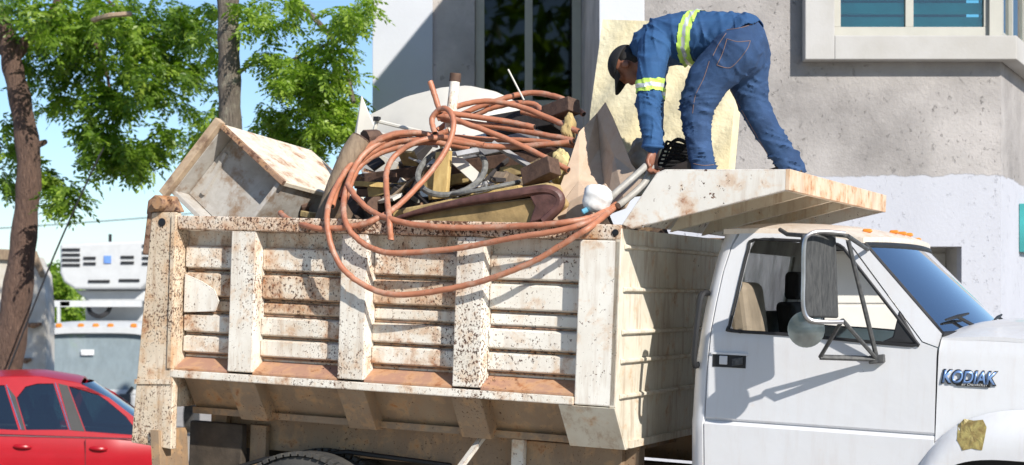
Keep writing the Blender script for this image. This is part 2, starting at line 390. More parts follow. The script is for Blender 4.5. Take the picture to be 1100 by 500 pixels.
# ------------------------------------------------------------------ house with a projecting block
DF, DB = 14.7, 18.3
X = lambda px, D: (px-550)/FPX*D
Z = lambda py, D: EYE+(YH-py)/FPX*D
house = thing('house', 'two storey house of rough grey render with white painted lower walls behind the truck', 'house', (2.5, DF+2, -.3))
xl, xr, zt = X(645, DF), X(1075, DF), 6.85
wz0, wz1 = Z(41, DF), 6.05; wx0, wx1 = X(893, DF), xr-.05
gx0, gx1, gz1 = X(868, DF), X(1033, DF), Z(265, DF)
b = MB(); b.holed([(xl, -.8), (gx0, -.8), (gx0, gz1), (gx1, gz1), (gx1, -.8), (xr, -.8), (xr, zt), (xl, zt)], [[(wx0, wz0), (wx1, wz0), (wx1, wz1), (wx0, wz1)]], lambda u, v: (u, DF, v), (0, .16, 0))
b.build('front_wall', 'render_grey', house)
cd_ = Vector((.43, .90, 0)).normalized(); cn = Vector((.90, -.43, 0)).normalized()
b = MB(); b.holed([(0, -.8), (7, -.8), (7, zt), (0, zt)], [[(.05, wz0), (1.7, wz0), (1.7, wz1), (.05, wz1)]], lambda u, v: Vector((xr, DF, v))+cd_*(u+.004), -cn*.16)
sw = b.build('side_wall', 'render_grey', house)
b = MB(); b.box(xl, xl+.16, DF+.163, DB, -.8, zt); b.build('return_wall', 'render_left', house)
b = MB(); b.box(xl-.10, xr+3.2, DF-.12, DF+7, zt+.002, zt+.22); b.build('roof_slab', 'roof_grey', house, bevel=.01)
b = MB(); b.box(xl-.012, X(692, DF), DF-.028, DF-.002, -.8, zt-.004); b.build('painted_pilaster', 'paint_white', house, bevel=.006)
# recessed wall with the dark window
bx0, bx1, bz0, bz1 = X(510, DB), X(625, DB), Z(119, DB), 6.25
b = MB(); b.holed([(-1.5, -.8), (xl+.4, -.8), (xl+.4, 8.2), (-1.5, 8.2)], [[(bx0, bz0), (bx1, bz0), (bx1, bz1), (bx0, bz1)]], lambda u, v: (u, DB, v), (0, .16, 0)); b.build('recessed_wall', 'render_left', house)
b = MB(); b.box(-1.52, X(465, DB), DB-.05, DB-.002, -.8, 8.2); b.build('white_pilaster', 'paint_white', house, bevel=.006)
b = MB(); b.box(-1.5, -1.35, DB+.162, DB+6, -.8, 8.2); b.build('gable_wall', 'render_left', house)
def window(nm, x0, x1, z0, z1, y, fw, fm, gm, mull, deep=.06):
    f = MB()
    f.box(x0, x1, y, y+deep, z0, z0+fw*1.15); f.box(x0, x1, y, y+deep, z1-fw, z1)
    f.box(x0, x0+fw, y, y+deep, z0+fw*1.15, z1-fw); f.box(x1-fw, x1, y, y+deep, z0+fw*1.15, z1-fw)
    for m_ in mull: f.box(m_-fw*.42, m_+fw*.42, y+.004, y+deep, z0+fw*1.15, z1-fw)
    fo = f.build(nm, fm, house, bevel=.004)
    e = [x0+fw]+[q for m_ in mull for q in (m_-fw*.42, m_+fw*.42)]+[x1-fw]
    for i in range(0, len(e), 2):
        MB().box(e[i]-.004, e[i+1]+.004, y+.03, y+.036, z0+fw*1.1, z1-fw+.004).build('pane', gm, fo)
    return fo
window('dark_window', bx0+.004, bx1-.004, bz0+.004, bz1-.004, DB+.05, .10, 'frame_olive', 'glass_dark', [X(568, DB)])
MB().box(bx0-.5, bx1+.5, DB+.9, DB+.95, bz0-.4, bz1+.4).build('room_wall', 'room_dark', house)
tw_ = window('teal_window', wx0+.004, wx1-.004, wz0+.004, wz1-.004, DF+.03, .085, 'frame_beige', 'glass_teal', [X(978, DF)])
n = 0
for i in range(11):  # teal slats added to stand in for the banded reflections in the glass
    z0 = wz0+.10+i*.125
    b = MB(); b.obox(((wx0+wx1)/2, DF+.105, z0+.05), ((wx1-wx0)/2-.06, 0, 0), (0, .004, 0), (0, .03*math.sin(.5), .052)); b.build('reflection_slat', 'teal_slat', tw_)
MB().box(wx0-.3, wx1+.1, DF+1.3, DF+1.35, wz0-.3, wz1+.3).build('room_wall', 'room_dark', house)
# side window pane with its frame
b = MB()
for u0, u1, v0, v1 in ((.055, 1.695, wz0+.004, wz0+.10), (.055, .10, wz0+.10, wz1-.1), (1.60, 1.695, wz0+.10, wz1-.1), (.055, 1.695, wz1-.1, wz1-.004), (.80, .87, wz0+.10, wz1-.1)):
    o_ = Vector((xr, DF, 0))-cn*.09; b.prism([o_+cd_*u+Vector((0, 0, v)) for u, v in ((u0, v0), (u1, v0), (u1, v1), (u0, v1))], [o_+cn*.06+cd_*u+Vector((0, 0, v)) for u, v in ((u0, v0), (u1, v0), (u1, v1), (u0, v1))])
sf = b.build('side_window', 'frame_beige', house)
for u0, u1 in ((.10, .80), (.87, 1.60)):
    o_ = Vector((xr, DF, 0))-cn*.065; q = [o_+cd_*u+Vector((0, 0, v)) for u, v in ((u0, wz0+.1), (u1, wz0+.1), (u1, wz1-.1), (u0, wz1-.1))]
    MB().prism(q, [p+cn*.006 for p in q]).build('pane', 'glass_teal', sf)
MB().prism([(wx1-.05, DF-.01, wz0+.0), (xr+.012, DF-.012, wz0+.0), (xr+.05, DF+.085, wz0+.0), (wx1-.05, DF+.10, wz0+.0)], [(wx1-.05, DF-.01, wz1), (xr+.012, DF-.012, wz1), (xr+.05, DF+.085, wz1), (wx1-.05, DF+.10, wz1)]).build('corner_post', 'frame_beige', house)
o_ = Vector((xr, DF, 0))-cn*.20; q = [o_+cd_*u+Vector((0, 0, v)) for u, v in ((.12, wz0), (1.6, wz0), (1.6, wz1), (.12, wz1))]; MB().prism(q, [p-cn*.01 for p in q]).build('pane_lightener', 'pane_lightener', house)  # pale blue panel added behind the side panes to lighten them
# white surround of the corner window: one moulded band
pr = .165; sb = Z(64, DF-pr); bw = .235
b = MB(); b.box(X(865, DF-pr), wx0-.002, DF-pr, DF-.002, sb, wz1+.24)
b.box(wx0, wx1, DF-pr, DF-.002, wz1+.006, wz1+.24); b.build('window_surround', 'trim_white', house, bevel=.008)
t0 = Vector((xr, DF, 0)); miter = t0+Vector((.55*pr, -pr, 0))
ring = lambda z: [Vector((wx0-.002, DF-pr, z)), miter+Vector((0, 0, z)), t0+cd_*1.95+cn*pr+Vector((0, 0, z)), t0+cd_*1.95+cn*.003+Vector((0, 0, z)), t0+cn*.003+Vector((.002, -.003, z)), Vector((wx0-.002, DF-.003, z))]
b = MB(); b.prism(ring(sb), ring(wz0-.004)); b.build('window_sill', 'trim_white', house, bevel=.008)
# garage recess
gar = MB().box(gx0-.3, gx1+.02, DF+.55, DF+.6, -.8, gz1+.2).build('garage_door', 'door_panel', house)
for i in range(6): MB().box(gx0-.28, gx1, DF+.535, DF+.549, -.4+i*.48, -.4+i*.48+.455).build('door_slat', 'door_panel', gar, bevel=.008)
b = MB(); b.box(gx1+.002, gx1+.16, DF+.162, DF+.55, -.8, gz1); b.box(gx0-.3, gx1+.16, DF+.162, DF+.62, gz1+.002, gz1+.16); b.build('garage_reveal', 'trim_white', house)
o_ = Vector((xr, DF, 0))+cd_*1.0+cn*.004
q = [o_+cd_*u+Vector((0, 0, v)) for u, v in ((0, Z(272, 15.9)), (.9, Z(272, 15.9)), (.9, Z(221, 15.9)), (0, Z(221, 15.9)))]
MB().prism(q, [p+cn*.05 for p in q]).build('teal_panel', 'teal_slat', house, bevel=.004)
# ------------------------------------------------------------------ trees
def sprays(blobs, seed, L0=.30, drop=.35):
    """pinnate leaves scattered through blobs (px, py, rx, ry, count, depth, depth spread)"""
    r = np.random.default_rng(seed); V = []; F = []; TN = []
    for px, py, rx, ry, n, D, sd in blobs:
        n = int(n*1.0)
        bt = r.uniform(-.2, .12)
        nt_ = max(3, n//11)
        tips = []
        for _ in range(nt_):
            a = r.uniform(0, 2*np.pi); q = np.sqrt(r.uniform(0, 1))
            tips.append((px+rx*q*np.cos(a), py+ry*q*np.sin(a), D+r.normal()*sd*.6))
        for i in range(n):
            tx, ty, td = tips[i % nt_]
            P = np.array(wp(tx+r.normal()*3.2, ty+r.normal()*3.2, td+r.normal()*.12))
            az = r.uniform(0, 2*np.pi); el = r.uniform(-1.0, .35)
            d = np.array([np.cos(az)*np.cos(el), np.sin(az)*np.cos(el), np.sin(el)])
            L = L0*r.uniform(.7, 1.25); tone = np.clip(r.normal(.45+bt, .2), 0, 1)
            sd_ = np.cross(d, [0, 0, 1.]); sd_ /= np.linalg.norm(sd_)+1e-6
            ro = r.uniform(-.7, .7); up = np.cross(sd_, d); sd_ = sd_*np.cos(ro)+up*np.sin(ro)
            for k in range(7):
                t = (k+1)/7.5; c = P+d*L*t+np.array([0, 0, -drop*L*t*t])
                for s in ((-1, 1) if k < 6 else (0,)):
                    if r.uniform() < .06: continue
                    dd = d*.55+sd_*s*.85+np.array([0, 0, -.28])+r.normal(size=3)*.12; dd /= np.linalg.norm(dd)
                    l = L*.36*(1-.45*abs(t-.45)); ww = np.cross(dd, np.cross(sd_, d)+r.normal(size=3)*.5); ww = ww/(np.linalg.norm(ww)+1e-6)*l*.23
                    k0 = len(V); V += [c, c+dd*l*.45+ww, c+dd*l, c+dd*l*.45-ww]; F.append((k0, k0+1, k0+2, k0+3)); TN.append(np.clip(tone+r.normal()*.08, 0, 1))
    return V, F, TN
def crown(name, m, parent, blobs, seed, **k):
    V, F, TN = sprays(blobs, seed, **k); org = ORG[parent.name]
    me = bpy.data.meshes.new(name); me.from_pydata([Vector(p)-org for p in V], [], F); me.materials.append(MATS[m])
    a = me.attributes.new('tone', 'FLOAT', 'FACE'); a.data.foreach_set('value', np.array(TN, dtype=np.float32))
    o = bpy.data.objects.new(name, me); COL.objects.link(o); o.parent = parent; return o
def limb(b, pts, D, n=10):
    P = [wp(x, y, D+(q[0] if q else 0)) for x, y, w_, *q in pts]; w = [w_/2/FPX*D for _, _, w_, *q in pts]
    S = spline(P, 5); rs = np.interp(np.linspace(0, len(P)-1, len(S)), range(len(P)), w)
    rs = [r_*(1+.07*math.sin(i*1.7)) for i, r_ in enumerate(rs)]; b.tube(S, rs, n)
D1 = 21.0
t1 = thing('tree', 'leafy tree with a crooked brown forked trunk at the left edge', 'tree', (X(8, D1), D1, gz(D1)))
b = MB(); limb(b, [(2, 560, 62), (4, 480, 44), (6, 400, 37), (18, 320, 33), (27, 240, 27), (31, 175, 27), (22, 110, 24), (12, 66, 22), (8, 40, 19), (-10, 0, 15), (-30, -60, 8)], D1)
limb(b, [(12, 66, 16), (30, 44, 14), (52, 22, 11), (68, -12, 9), (95, -70, 5)], D1, 8)
limb(b, [(10, 62, 12), (-6, 46, 10), (-30, 30, 7)], D1, 8)
limb(b, [(30, 170, 14), (38, 158, 9, .2), (50, 152, 5, .3)], D1, 7)
limb(b, [(60, 14, 8), (85, 40, 6, .3), (100, 45, 5), (112, 66, 4), (120, 110, 3)], D1, 6)
limb(b, [(80, -40, 6), (120, 5, 4, .5), (150, 25, 3, .6), (175, 60, 2, .6), (190, 95, 1.5, .6)], D1+.6, 6)
b.build('trunk', 'bark', t1, smooth=True)
b = MB(); limb(b, [(100, 22, 6), (118, 17, 6, -.3), (141, 15, 5, -.4)], D1-1, 6); b.build('broken_branch', 'wood_pale', t1)
crown('crown', 'leaf', t1, [
    (20, 15, 60, 30, 260, D1+.5, .8), (75, 15, 50, 28, 330, D1, .9), (120, 55, 45, 38, 330, D1+.3, 1.), (165, 20, 50, 28, 300, D1+.5, 1.), (200, 45, 40, 35, 230, D1+1, 1.), (175, 75, 35, 25, 150, D1+.8, .8),
    (140, 95, 30, 28, 200, D1, .7), (112, 118, 22, 25, 120, D1-.3, .5), (118, 158, 34, 18, 210, D1-.4, .5), (150, 165, 22, 16, 90, D1-.2, .4), (168, 148, 18, 18, 95, D1, .4), (100, 140, 14, 14, 50, D1, .4),
    (70, 206, 20, 14, 80, D1-.6, .4), (86, 196, 6, 8, 12, D1-.6, .3), (3, 150, 14, 26, 60, D1+.6, .4), (5, 188, 9, 14, 30, D1+.4, .3), (52, 178, 12, 26, 75, D1+.5, .4), (58, 110, 18, 24, 60, D1+.8, .5), (40, 70, 25, 25, 110, D1+1, .6),
    (80, 75, 24, 20, 100, D1+.6, .5), (215, 130, 14, 22, 46, D1+1, .5), (196, 112, 10, 12, 24, D1+1, .4), (210, 152, 8, 10, 18, D1+1.2, .3)], 3, L0=.25)
D2 = 17.4
t2 = thing('tree', 'tall straight grey trunked tree with bright feathery leaves behind the cabinet', 'tree', (X(247, D2), D2, gz(D2)))
b = MB(); limb(b, [(249, 535, 36), (249, 470, 32), (249, 330, 28), (248, 200, 26), (247, 130, 25), (246, 60, 24), (245, 0, 23), (244, -120, 20), (240, -240, 12)], D2)
limb(b, [(246, -60, 12), (290, -20, 9, .3), (330, 12, 7, .4), (365, 55, 5, .4), (380, 110, 4)], D2, 7)
limb(b, [(246, 90, 6), (268, 70, 4, .3), (290, 66, 3, .5)], D2, 6)
limb(b, [(370, 40, 5), (320, 62, 4), (290, 76, 3)], D2, 6)
b.build('trunk', 'bark_pole', t2, smooth=True)
crown('crown', 'leaf_bright', t2, [
    (272, 18, 18, 18, 70, D2, .6), (298, 26, 16, 9, 40, D2, .4), (280, 58, 14, 12, 50, D2, .4), (308, 76, 22, 18, 150, D2-.3, .4), (292, 128, 22, 16, 110, D2+.4, .5), (332, 92, 22, 24, 170, D2, .5), (362, 70, 24, 30, 210, D2, .5),
    (372, 18, 22, 18, 140, D2-.2, .5), (345, 125, 28, 22, 210, D2+.2, .5), (372, 126, 16, 30, 170, D2+.3, .4), (288, 4, 36, 6, 60, D2, .4), (396, 2, 10, 6, 18, D2-1.2, .2), (338, 42, 12, 10, 26, D2, .3), (325, 150, 36, 16, 170, D2+.5, .5), (270, 148, 12, 10, 40, D2+.5, .3), (234, 80, 8, 36, 50, D2+.8, .4), (224, 30, 12, 26, 80, D2+.8, .4)], 5, L0=.185)
t3 = thing('shrub', 'bright green bush beside the refrigerated truck', 'bush', (X(62, 44), 44, gz(44)))
b = MB(); limb(b, [(62, 400, 10), (60, 350, 7), (64, 310, 3)], 44, 6); b.build('stem', 'bark', t3)
crown('crown', 'leaf_bright', t3, [(62, 325, 22, 40, 420, 44, .8), (58, 300, 14, 16, 120, 44, .6), (40, 330, 20, 40, 200, 44, .7)], 9, L0=.5)
# trees across the street, behind the photographer: they only show in the panes
for (x_, y_, h_, r_) in ((-7, -17, 15, 5.2), (2.0, -19, 17, 6), (-15, -14, 14, 5.0)):
    tt = thing('street_tree', ('broad', 'tall', 'low')[(x_ > -10)+(x_ > 0)*1-1]+' tree across the street, only mirrored in the window panes', 'tree', (x_, y_, 0))
    b = MB(); b.tube([(x_, y_, -.1), (x_+.1, y_, h_*.35), (x_, y_+.2, h_*.7)], [.3, .24, .12], 8); b.build('trunk', 'bark', tt, smooth=True)
    r = np.random.default_rng(int(abs(x_)*10)); V = []; F = []; TN = []
    for i in range(2600):
        d = r.normal(size=3); d /= np.linalg.norm(d); p = np.array([x_, y_, h_*.68])+d*np.array([r_, r_*.8, h_*.4])*r.uniform(.45, 1)**.5
        u = r.normal(size=3)*.28; v = np.cross(u, r.normal(size=3)); v = v/(np.linalg.norm(v)+1e-6)*.2; k0 = len(V); V += [p-u, p+v, p+u, p-v]; F.append((k0, k0+1, k0+2, k0+3)); TN.append(r.uniform())
    me = bpy.data.meshes.new('crown'); me.from_pydata([Vector(p)-Vector((x_, y_, 0)) for p in V], [], F); me.materials.append(MATS['leaf']); me.attributes.new('tone', 'FLOAT', 'FACE').data.foreach_set('value', np.array(TN, dtype=np.float32))
    o = bpy.data.objects.new('crown', me); COL.objects.link(o); o.parent = tt
# ------------------------------------------------------------------ old white wall at the left edge
Dw = 27.0
wl = thing('garden_wall', 'old white rendered wall with rusty ledges behind the crooked tree', 'wall', (X(10, Dw), Dw, gz(Dw)))
q = [(X(-60, Dw), gz(Dw)-.2), (X(49, Dw), gz(Dw)-.2), (X(50, Dw), Z(330, Dw)), (X(47, Dw), Z(296, Dw)), (X(38, Dw), Z(276, Dw)), (X(-60, Dw), Z(270, Dw))]
b = MB(); b.prism([(x, Dw, z) for x, z in q], [(x, Dw+.5, z) for x, z in q]); b.build('wall', 'wall_old', wl, bevel=.02)
q = [(X(-62, Dw), Z(276, Dw)), (X(36, Dw), Z(281, Dw)), (X(45, Dw), Z(299, Dw)), (X(50, Dw), Z(297, Dw)), (X(40, Dw), Z(270, Dw)), (X(-62, Dw), Z(264, Dw))]
b = MB(); b.prism([(x, Dw-.08, z) for x, z in q], [(x, Dw-.01, z) for x, z in q]); b.build('coping', 'wood_grey', wl, bevel=.01)
for (px, py, l_) in ((36, 349, 18), (28, 387, 12)):
    b = MB(); b.tube([wp(px-l_/2, py, Dw-.03), wp(px, py+1, Dw-.06), wp(px+l_/2, py-1, Dw-.03)], [.02, .05, .02], 7); b.build('rusty_ledge', 'rust', wl)
# ------------------------------------------------------------------ cables
b = MB(); b.tube(spline([wp(112, 158, 20), wp(98, 186, 20), wp(58, 275, 20), wp(10, 395, 20), wp(-8, 440, 20)], 6), .011, 6); tag(b.build('guy_cable', 'cable'), 'dark slanting cable in front of the old white wall', 'cable')
b = MB(); b.tube(spline([wp(-40, 248, 60), wp(80, 240, 60), wp(200, 230, 60), wp(420, 205, 60)], 6), .018, 6); tag(b.build('power_cable', 'cable'), 'thin pale overhead wire crossing the sky above the refrigerated truck', 'cable')
# ================================================================== RED CAR (D ~ 18.4, near side)
Dc = 18.4
gc = gz(Dc+.8)
car = thing('parked_car', 'red sedan parked at the left edge behind the dump truck', 'car', (X(60, Dc), Dc+.8, gc))
HWc = .82; yc = Dc+HWc
def cp_(px, py): return X(px, Dc), Z(py, Dc)
top = [cp_(*p) for p in ((-218, 500), (-212, 478), (-185, 462), (-122, 456), (-70, 414), (-20, 404), (25, 403.5), (68, 411), (100, 427), (128, 449), (146, 466), (166, 476), (178, 490), (184, 515), (184, 536))]
belt = lambda x: float(np.interp(x, [top[0][0], top[-1][0]], [cp_(0, 461)[1], cp_(0, 474)[1]]))
def body_sec(x, zt_):
    zb = belt(x); z0 = gc+.22; zt2 = min(zt_, zb)
    return [(0, z0, HWc-.06), (.2, z0+.15, HWc), (.6, lerp(z0, zt2, .62), HWc+.015), (.85, lerp(z0, zt2, .86), HWc-.005), (1, zt2, HWc-.035)]
b = MB(); xs_ = [p[0] for p in top]
sx_ = np.linspace(xs_[0], xs_[-1], 46); V = []; F = []
secs = []
for x in sx_:
    zt_ = float(np.interp(x, xs_, [p[1] for p in top])); s_ec = body_sec(x, zt_)
    tap = .10*max(0, abs(x-(xs_[0]+xs_[-1])/2)/((xs_[-1]-xs_[0])/2)-.6)/.4
    ring_ = [(x, yc-(h-tap), z) for _, z, h in s_ec]+[(x, yc+(h-tap), z) for _, z, h in reversed(s_ec)]
    secs.append(ring_)
m_ = len(secs[0])
for r_ in secs: V += r_
for i in range(len(secs)-1):
    for j in range(m_): F.append((i*m_+j, i*m_+(j+1) % m_, (i+1)*m_+(j+1) % m_, (i+1)*m_+j))
F.append(tuple(range(m_))[::-1]); F.append(tuple(range((len(secs)-1)*m_, len(secs)*m_)))
b.add(V, F); body = b.build('body', 'car_red', car, smooth=True, split=35)
def leanc(z, x): return max(0, (z-belt(x)))*.33
outl = [cp_(*p) for p in ((-124, 457), (-70, 415.5), (-20, 406), (25, 405.5), (68, 413), (100, 429), (128, 451), (145, 468.5), (147, 473.5), (-124, 460.5))]
h1 = [cp_(*p) for p in ((-104, 457), (-64, 424), (-22, 414), (-2, 413.5), (8, 462))]
h1a = [cp_(*p) for p in ((-64, 457.5), (-60, 424), (-20, 414.5), (-10, 414.2), (6, 461.5), (5, 462))]
h2 = [cp_(*p) for p in ((3, 428), (12, 416), (24, 413), (41, 413), (58, 462.5), (14, 462))]
h3 = [cp_(*p) for p in ((57, 416), (78, 418), (98, 432), (118, 449), (132, 467), (131, 469.5), (76, 464.5))]
for sgn in (-1, 1):
    fn = lambda u, v: (u, yc+sgn*(HWc-.03-leanc(v, u)), v)
    b = MB(); b.holed(outl, [h1a, h2, h3], fn, (0, -sgn*.03, 0), [cp_(0, q_)[1] for q_ in (455, 447, 438, 430, 422, 414)]); nm = b.build('side_frame', 'car_red', car, smooth=True, split=50)
    for hh, gm in ((h1a, 'glass_car'), (h2, 'glass_car'), (h3, 'glass_car')):
        fn2 = lambda u, v: (u, yc+sgn*(HWc-.045-leanc(v, u)), v)
        b = MB(); b.holed(hh, [], fn2, (0, -sgn*.004, 0)); b.build('window', gm, car)
    if sgn < 0:
        for a_, c_2, w_ in (((-126, 462.3), (148, 474), .007), ((43, 412.5), (60, 463), .007), ((-8, 414), (9, 461.5), .007)):
            P = []
            for t in np.linspace(0, 1, 8):
                u, v = cp_(lerp(a_[0], c_2[0], t), lerp(a_[1], c_2[1], t)); P.append((u, yc-HWc+.024+leanc(v, u), v))
            b = MB(); b.tube(P, w_, 6); b.build('chrome_strip', 'chrome', car)
        for rr in (((46, 413), (56, 415.5), (75, 464.5), (61, 463)), ((-8, 414), (2, 427), (13, 462), (9, 461.8))):
            b = MB(); b.holed([cp_(*p) for p in rr], [], lambda u, v: (u, yc-(HWc-.026-leanc(v, u)), v), (0, .002, 0)); b.build('black_pillar', 'black_trim', car)
        for px, py in ((11, 479), (90, 482.5)):
            P = [Vector((X(px-9+18*t, Dc), yc-HWc-.014-.022*math.sin(math.pi*t), Z(py-.6+1.4*t, Dc))) for t in np.linspace(0, 1, 8)]
            b = MB(); b.tube(P, [.014, .02, .022, .022, .022, .022, .02, .014], 8); b.build('door_handle', 'car_red', car, smooth=True)
        for px in (-58, 76):
            u = X(px, Dc); b = MB(); b.box(u-.003, u+.003, yc-HWc-.018, yc-HWc-.008, gc+.3, belt(u)-.02); b.build('door_seam', 'black_trim', car)
b = MB()
def roofc(u, v):
    x = lerp(cp_(-72, 0)[0], cp_(70, 0)[0], u); z = float(np.interp(x, xs_, [p[1] for p in top])); hw = HWc-.03-leanc(z, x)
    s2 = 2*v-1; return (x, yc+s2*hw, z-.012+.05*(1-s2*s2))
b.grid(roofc, 14, 10, (0, 0, -.02)); b.build('roof', 'car_red', car, smooth=True)
def panec(p0, p1, nm):
    (x0, z0), (x1, z1) = cp_(*p0), cp_(*p1)
    def fn(u, v):
        x, z = lerp(x0, x1, u), lerp(z0, z1, u); hw = HWc-.06-leanc(z, x); s2 = 2*v-1; return (x+(.10*(1-s2*s2) if x1 > x0 else -.1*(1-s2*s2)), yc+s2*hw, z)
    b = MB(); b.grid(fn, 4, 10, (0, 0, -.006)); b.build(nm, 'glass_car', car, smooth=True)
panec((71, 413.5), (147, 469), 'windscreen'); panec((-73, 416), (-124, 458), 'rear_window')
for sy, px in ((-.38, 30), (.38, 30), (-.38, -55), (.38, -55)):
    x = X(px, Dc); b = MB(); z0 = gc+.5
    b.prism([(x-.25, yc+sy-.24, z0), (x+.25, yc+sy-.24, z0), (x+.02, yc+sy-.2, gc+1.1), (x-.14, yc+sy-.2, gc+1.1)], [(x-.25, yc+sy+.24, z0), (x+.25, yc+sy+.24, z0), (x+.02, yc+sy+.2, gc+1.1), (x-.14, yc+sy+.2, gc+1.1)])
    b.obox((x-.06, yc+sy, gc+1.17), (.045, 0, 0), (0, .12, 0), (0, 0, .08)); b.build('seat', 'seat_dark', car, bevel=.03)
for px in (-98, 128):
    for sy in (-1, 1):
        cw = Vector((X(px, Dc), yc+sy*(HWc-.19), gc+.31)); wh = MB(); wh.lathe([(-.1, .22), (-.1, .29), (-.07, .31), (.07, .31), (.1, .29), (.1, .22)], cw, (0, 1, 0), 28)
        wo = wh.build('wheel', 'rubber', car, smooth=True); MB().lathe([(-.112, .03), (-.114, .2), (-.08, .215)], cw, (0, 1, 0), 20).build('rim', 'steel', wo, smooth=True)
# ================================================================== REFRIGERATED TRUCK (D ~ 34, facing the camera)
Dv = 34.0; gv = gz(Dv)
van = thing('refrigerated_truck', 'white refrigerated box truck with a cooling unit above its windscreen, facing the camera', 'truck', (X(100, Dv), Dv+2, gv))
xv0, xv1 = X(46, Dv), X(156, Dv); vx = lambda px: X(px, Dv); vz = lambda py: Z(py, Dv)
zc0 = gv+.35
b = MB(); b.prism([(xv0+.02, Dv, zc0), (xv1-.02, Dv, zc0), (xv1, Dv, vz(424)), (xv0, Dv, vz(424))], [(xv0+.02, Dv+1.6, zc0), (xv1-.02, Dv+1.6, zc0), (xv1, Dv+1.6, vz(424)), (xv0, Dv+1.6, vz(424))]); b.build('cab', 'van_white', van, bevel=.06, seg=3)
b = MB(); fr = [(xv0+.005, vz(424)+.004), (xv1-.005, vz(424)+.004), (xv1-.10, vz(356)), (xv0+.10, vz(356))]; ho = [(xv0+.07, vz(419)), (xv1-.07, vz(419)), (xv1-.14, vz(359.5)), (xv0+.14, vz(359.5))]
b.holed(fr, [ho], lambda u, v: (u, Dv+.02+(v-vz(424))*.22, v), (0, .06, 0)); b.build('windscreen_frame', 'van_white', van)
b = MB(); b.holed(ho, [], lambda u, v: (u, Dv+.04+(v-vz(424))*.22, v), (0, .006, 0)); b.build('windscreen', 'glass_van', van)
MB().box(vx(85), vx(99), Dv+.15, Dv+.16, vz(382), vz(376)).build('sticker', 'sticker_white', van)
MB().box(xv0+.2, xv1-.2, Dv+1.1, Dv+1.5, vz(424), vz(385)).build('seat_row', 'wall_old', van, bevel=.05)
for sx2 in (xv0, xv1): MB().hexa([(sx2-.03, Dv+.1, vz(424)), (sx2+.03, Dv+.1, vz(424)), (sx2+.03, Dv+1.6, vz(424)), (sx2-.03, Dv+1.6, vz(424)), (sx2-.03+(.1 if sx2 == xv0 else -.1), Dv+.4, vz(357)), (sx2+.03+(.1 if sx2 == xv0 else -.1), Dv+.4, vz(357)), (sx2+.03+(.1 if sx2 == xv0 else -.1), Dv+1.6, vz(357)), (sx2-.03+(.1 if sx2 == xv0 else -.1), Dv+1.6, vz(357))]).build('door_frame', 'van_white', van)
b = MB(); b.grid(lambda u, v: (lerp(xv0+.05, xv1-.05, v), Dv+.16+1.5*u, vz(356)+.03+.12*math.sin(min(1, u*3)*math.pi/2)+.05*(1-(2*v-1)**4)), 6, 12, (0, 0, -.12)); b.build('roof', 'van_white', van, smooth=True)
for px in (60, 84, 100, 116, 141): MB().lathe([(-.06, .03), (-.04, .05), (.04, .05), (.06, .03)], (vx(px), Dv+.22, vz(352)+.03), (1, 0, 0), 10).build('marker_light', 'amber', van, smooth=True)
b = MB(); b.box(vx(66), vx(170), Dv+1.9, Dv+7.4, gv+.9, vz(283)); b.build('cargo_box', 'van_white', van, bevel=.03)
b = MB(); b.box(X(44, Dv+1.2), X(152, Dv+1.2), Dv+1.2, Dv+1.28, vz(330), vz(323)); b.box(vx(44), vx(47), Dv+1.2, Dv+1.28, vz(356), vz(330)); b.box(vx(47.5), vx(58), Dv+1.2, Dv+1.8, vz(329), vz(324)); b.build('wind_deflector', 'van_white', van)
vx2 = lambda px: X(px, Dv+1.05); vz2 = lambda py: Z(py, Dv+1.05)
P_ = [(64, 262), (160, 258), (165, 262), (165, 294), (160, 303), (150, 311), (80, 311), (68, 303), (64, 294)]
b = MB(); b.prism([(vx2(x), Dv+1.05, vz2(z)) for x, z in P_], [(vx2(x), Dv+1.88, vz2(z)) for x, z in P_]); unit = b.build('cooling_unit', 'van_white', van, bevel=.08, seg=3)
P_ = [(76, 312), (152, 312), (156, 324), (92, 324)]; b = MB(); b.prism([(vx2(x), Dv+1.35, vz2(z)) for x, z in P_], [(vx2(x), Dv+1.88, vz2(z)) for x, z in P_]); b.build('lower_cowl', 'van_white', unit, bevel=.03)
for x0, x1, y0 in [(67, 86, q_) for q_ in (267, 272.5, 278, 283.5)]+[(90, 103, q_) for q_ in (276, 282)]+[(130, 144, q_) for q_ in (275, 281)]+[(153, 164, q_) for q_ in (263, 270, 276, 282)]+[(95, 118, 301), (128, 150, 300)]:
    MB().box(vx2(x0), vx2(x1), Dv+1.02, Dv+1.048, vz2(y0+2.8), vz2(y0)).build('louvre', 'black_trim', unit)
MB().box(vx2(112), vx2(119.5), Dv+1.02, Dv+1.048, vz2(283), vz2(275)).build('logo_plate', 'van_blue', unit)
MB().tube([(vx2(114), Dv+1.4, vz2(262)), (vx2(114), Dv+1.4, vz2(251))], .035, 6).build('antenna', 'black_trim', unit)
MB().tube(spline([wp(95, 327, Dv+1.6), wp(97, 336, Dv+1.4), wp(107, 340, Dv+1.3), wp(116, 335, Dv+1.4), wp(119, 327, Dv+1.6)], 5), .05, 7).build('coolant_pipe', 'black_trim', unit, smooth=True)
for px in (57, 145):
    cw = Vector((vx(px), Dv+.9, gv+.4)); MB().lathe([(-.13, .25), (-.13, .36), (-.1, .4), (.1, .4), (.13, .36), (.13, .25)], cw, (1, 0, 0), 20).build('wheel', 'rubber', van, smooth=True)
    cw = Vector((vx(px), Dv+6, gv+.4)); MB().lathe([(-.13, .25), (-.13, .36), (-.1, .4), (.1, .4), (.13, .36), (.13, .25)], cw, (1, 0, 0), 20).build('wheel', 'rubber', van, smooth=True)
MB().tube([wp(142, 417, Dv), wp(136, 425, Dv-.25), wp(136, 432, Dv-.3)], .04, 6).build('mirror_arm', 'black_trim', van)
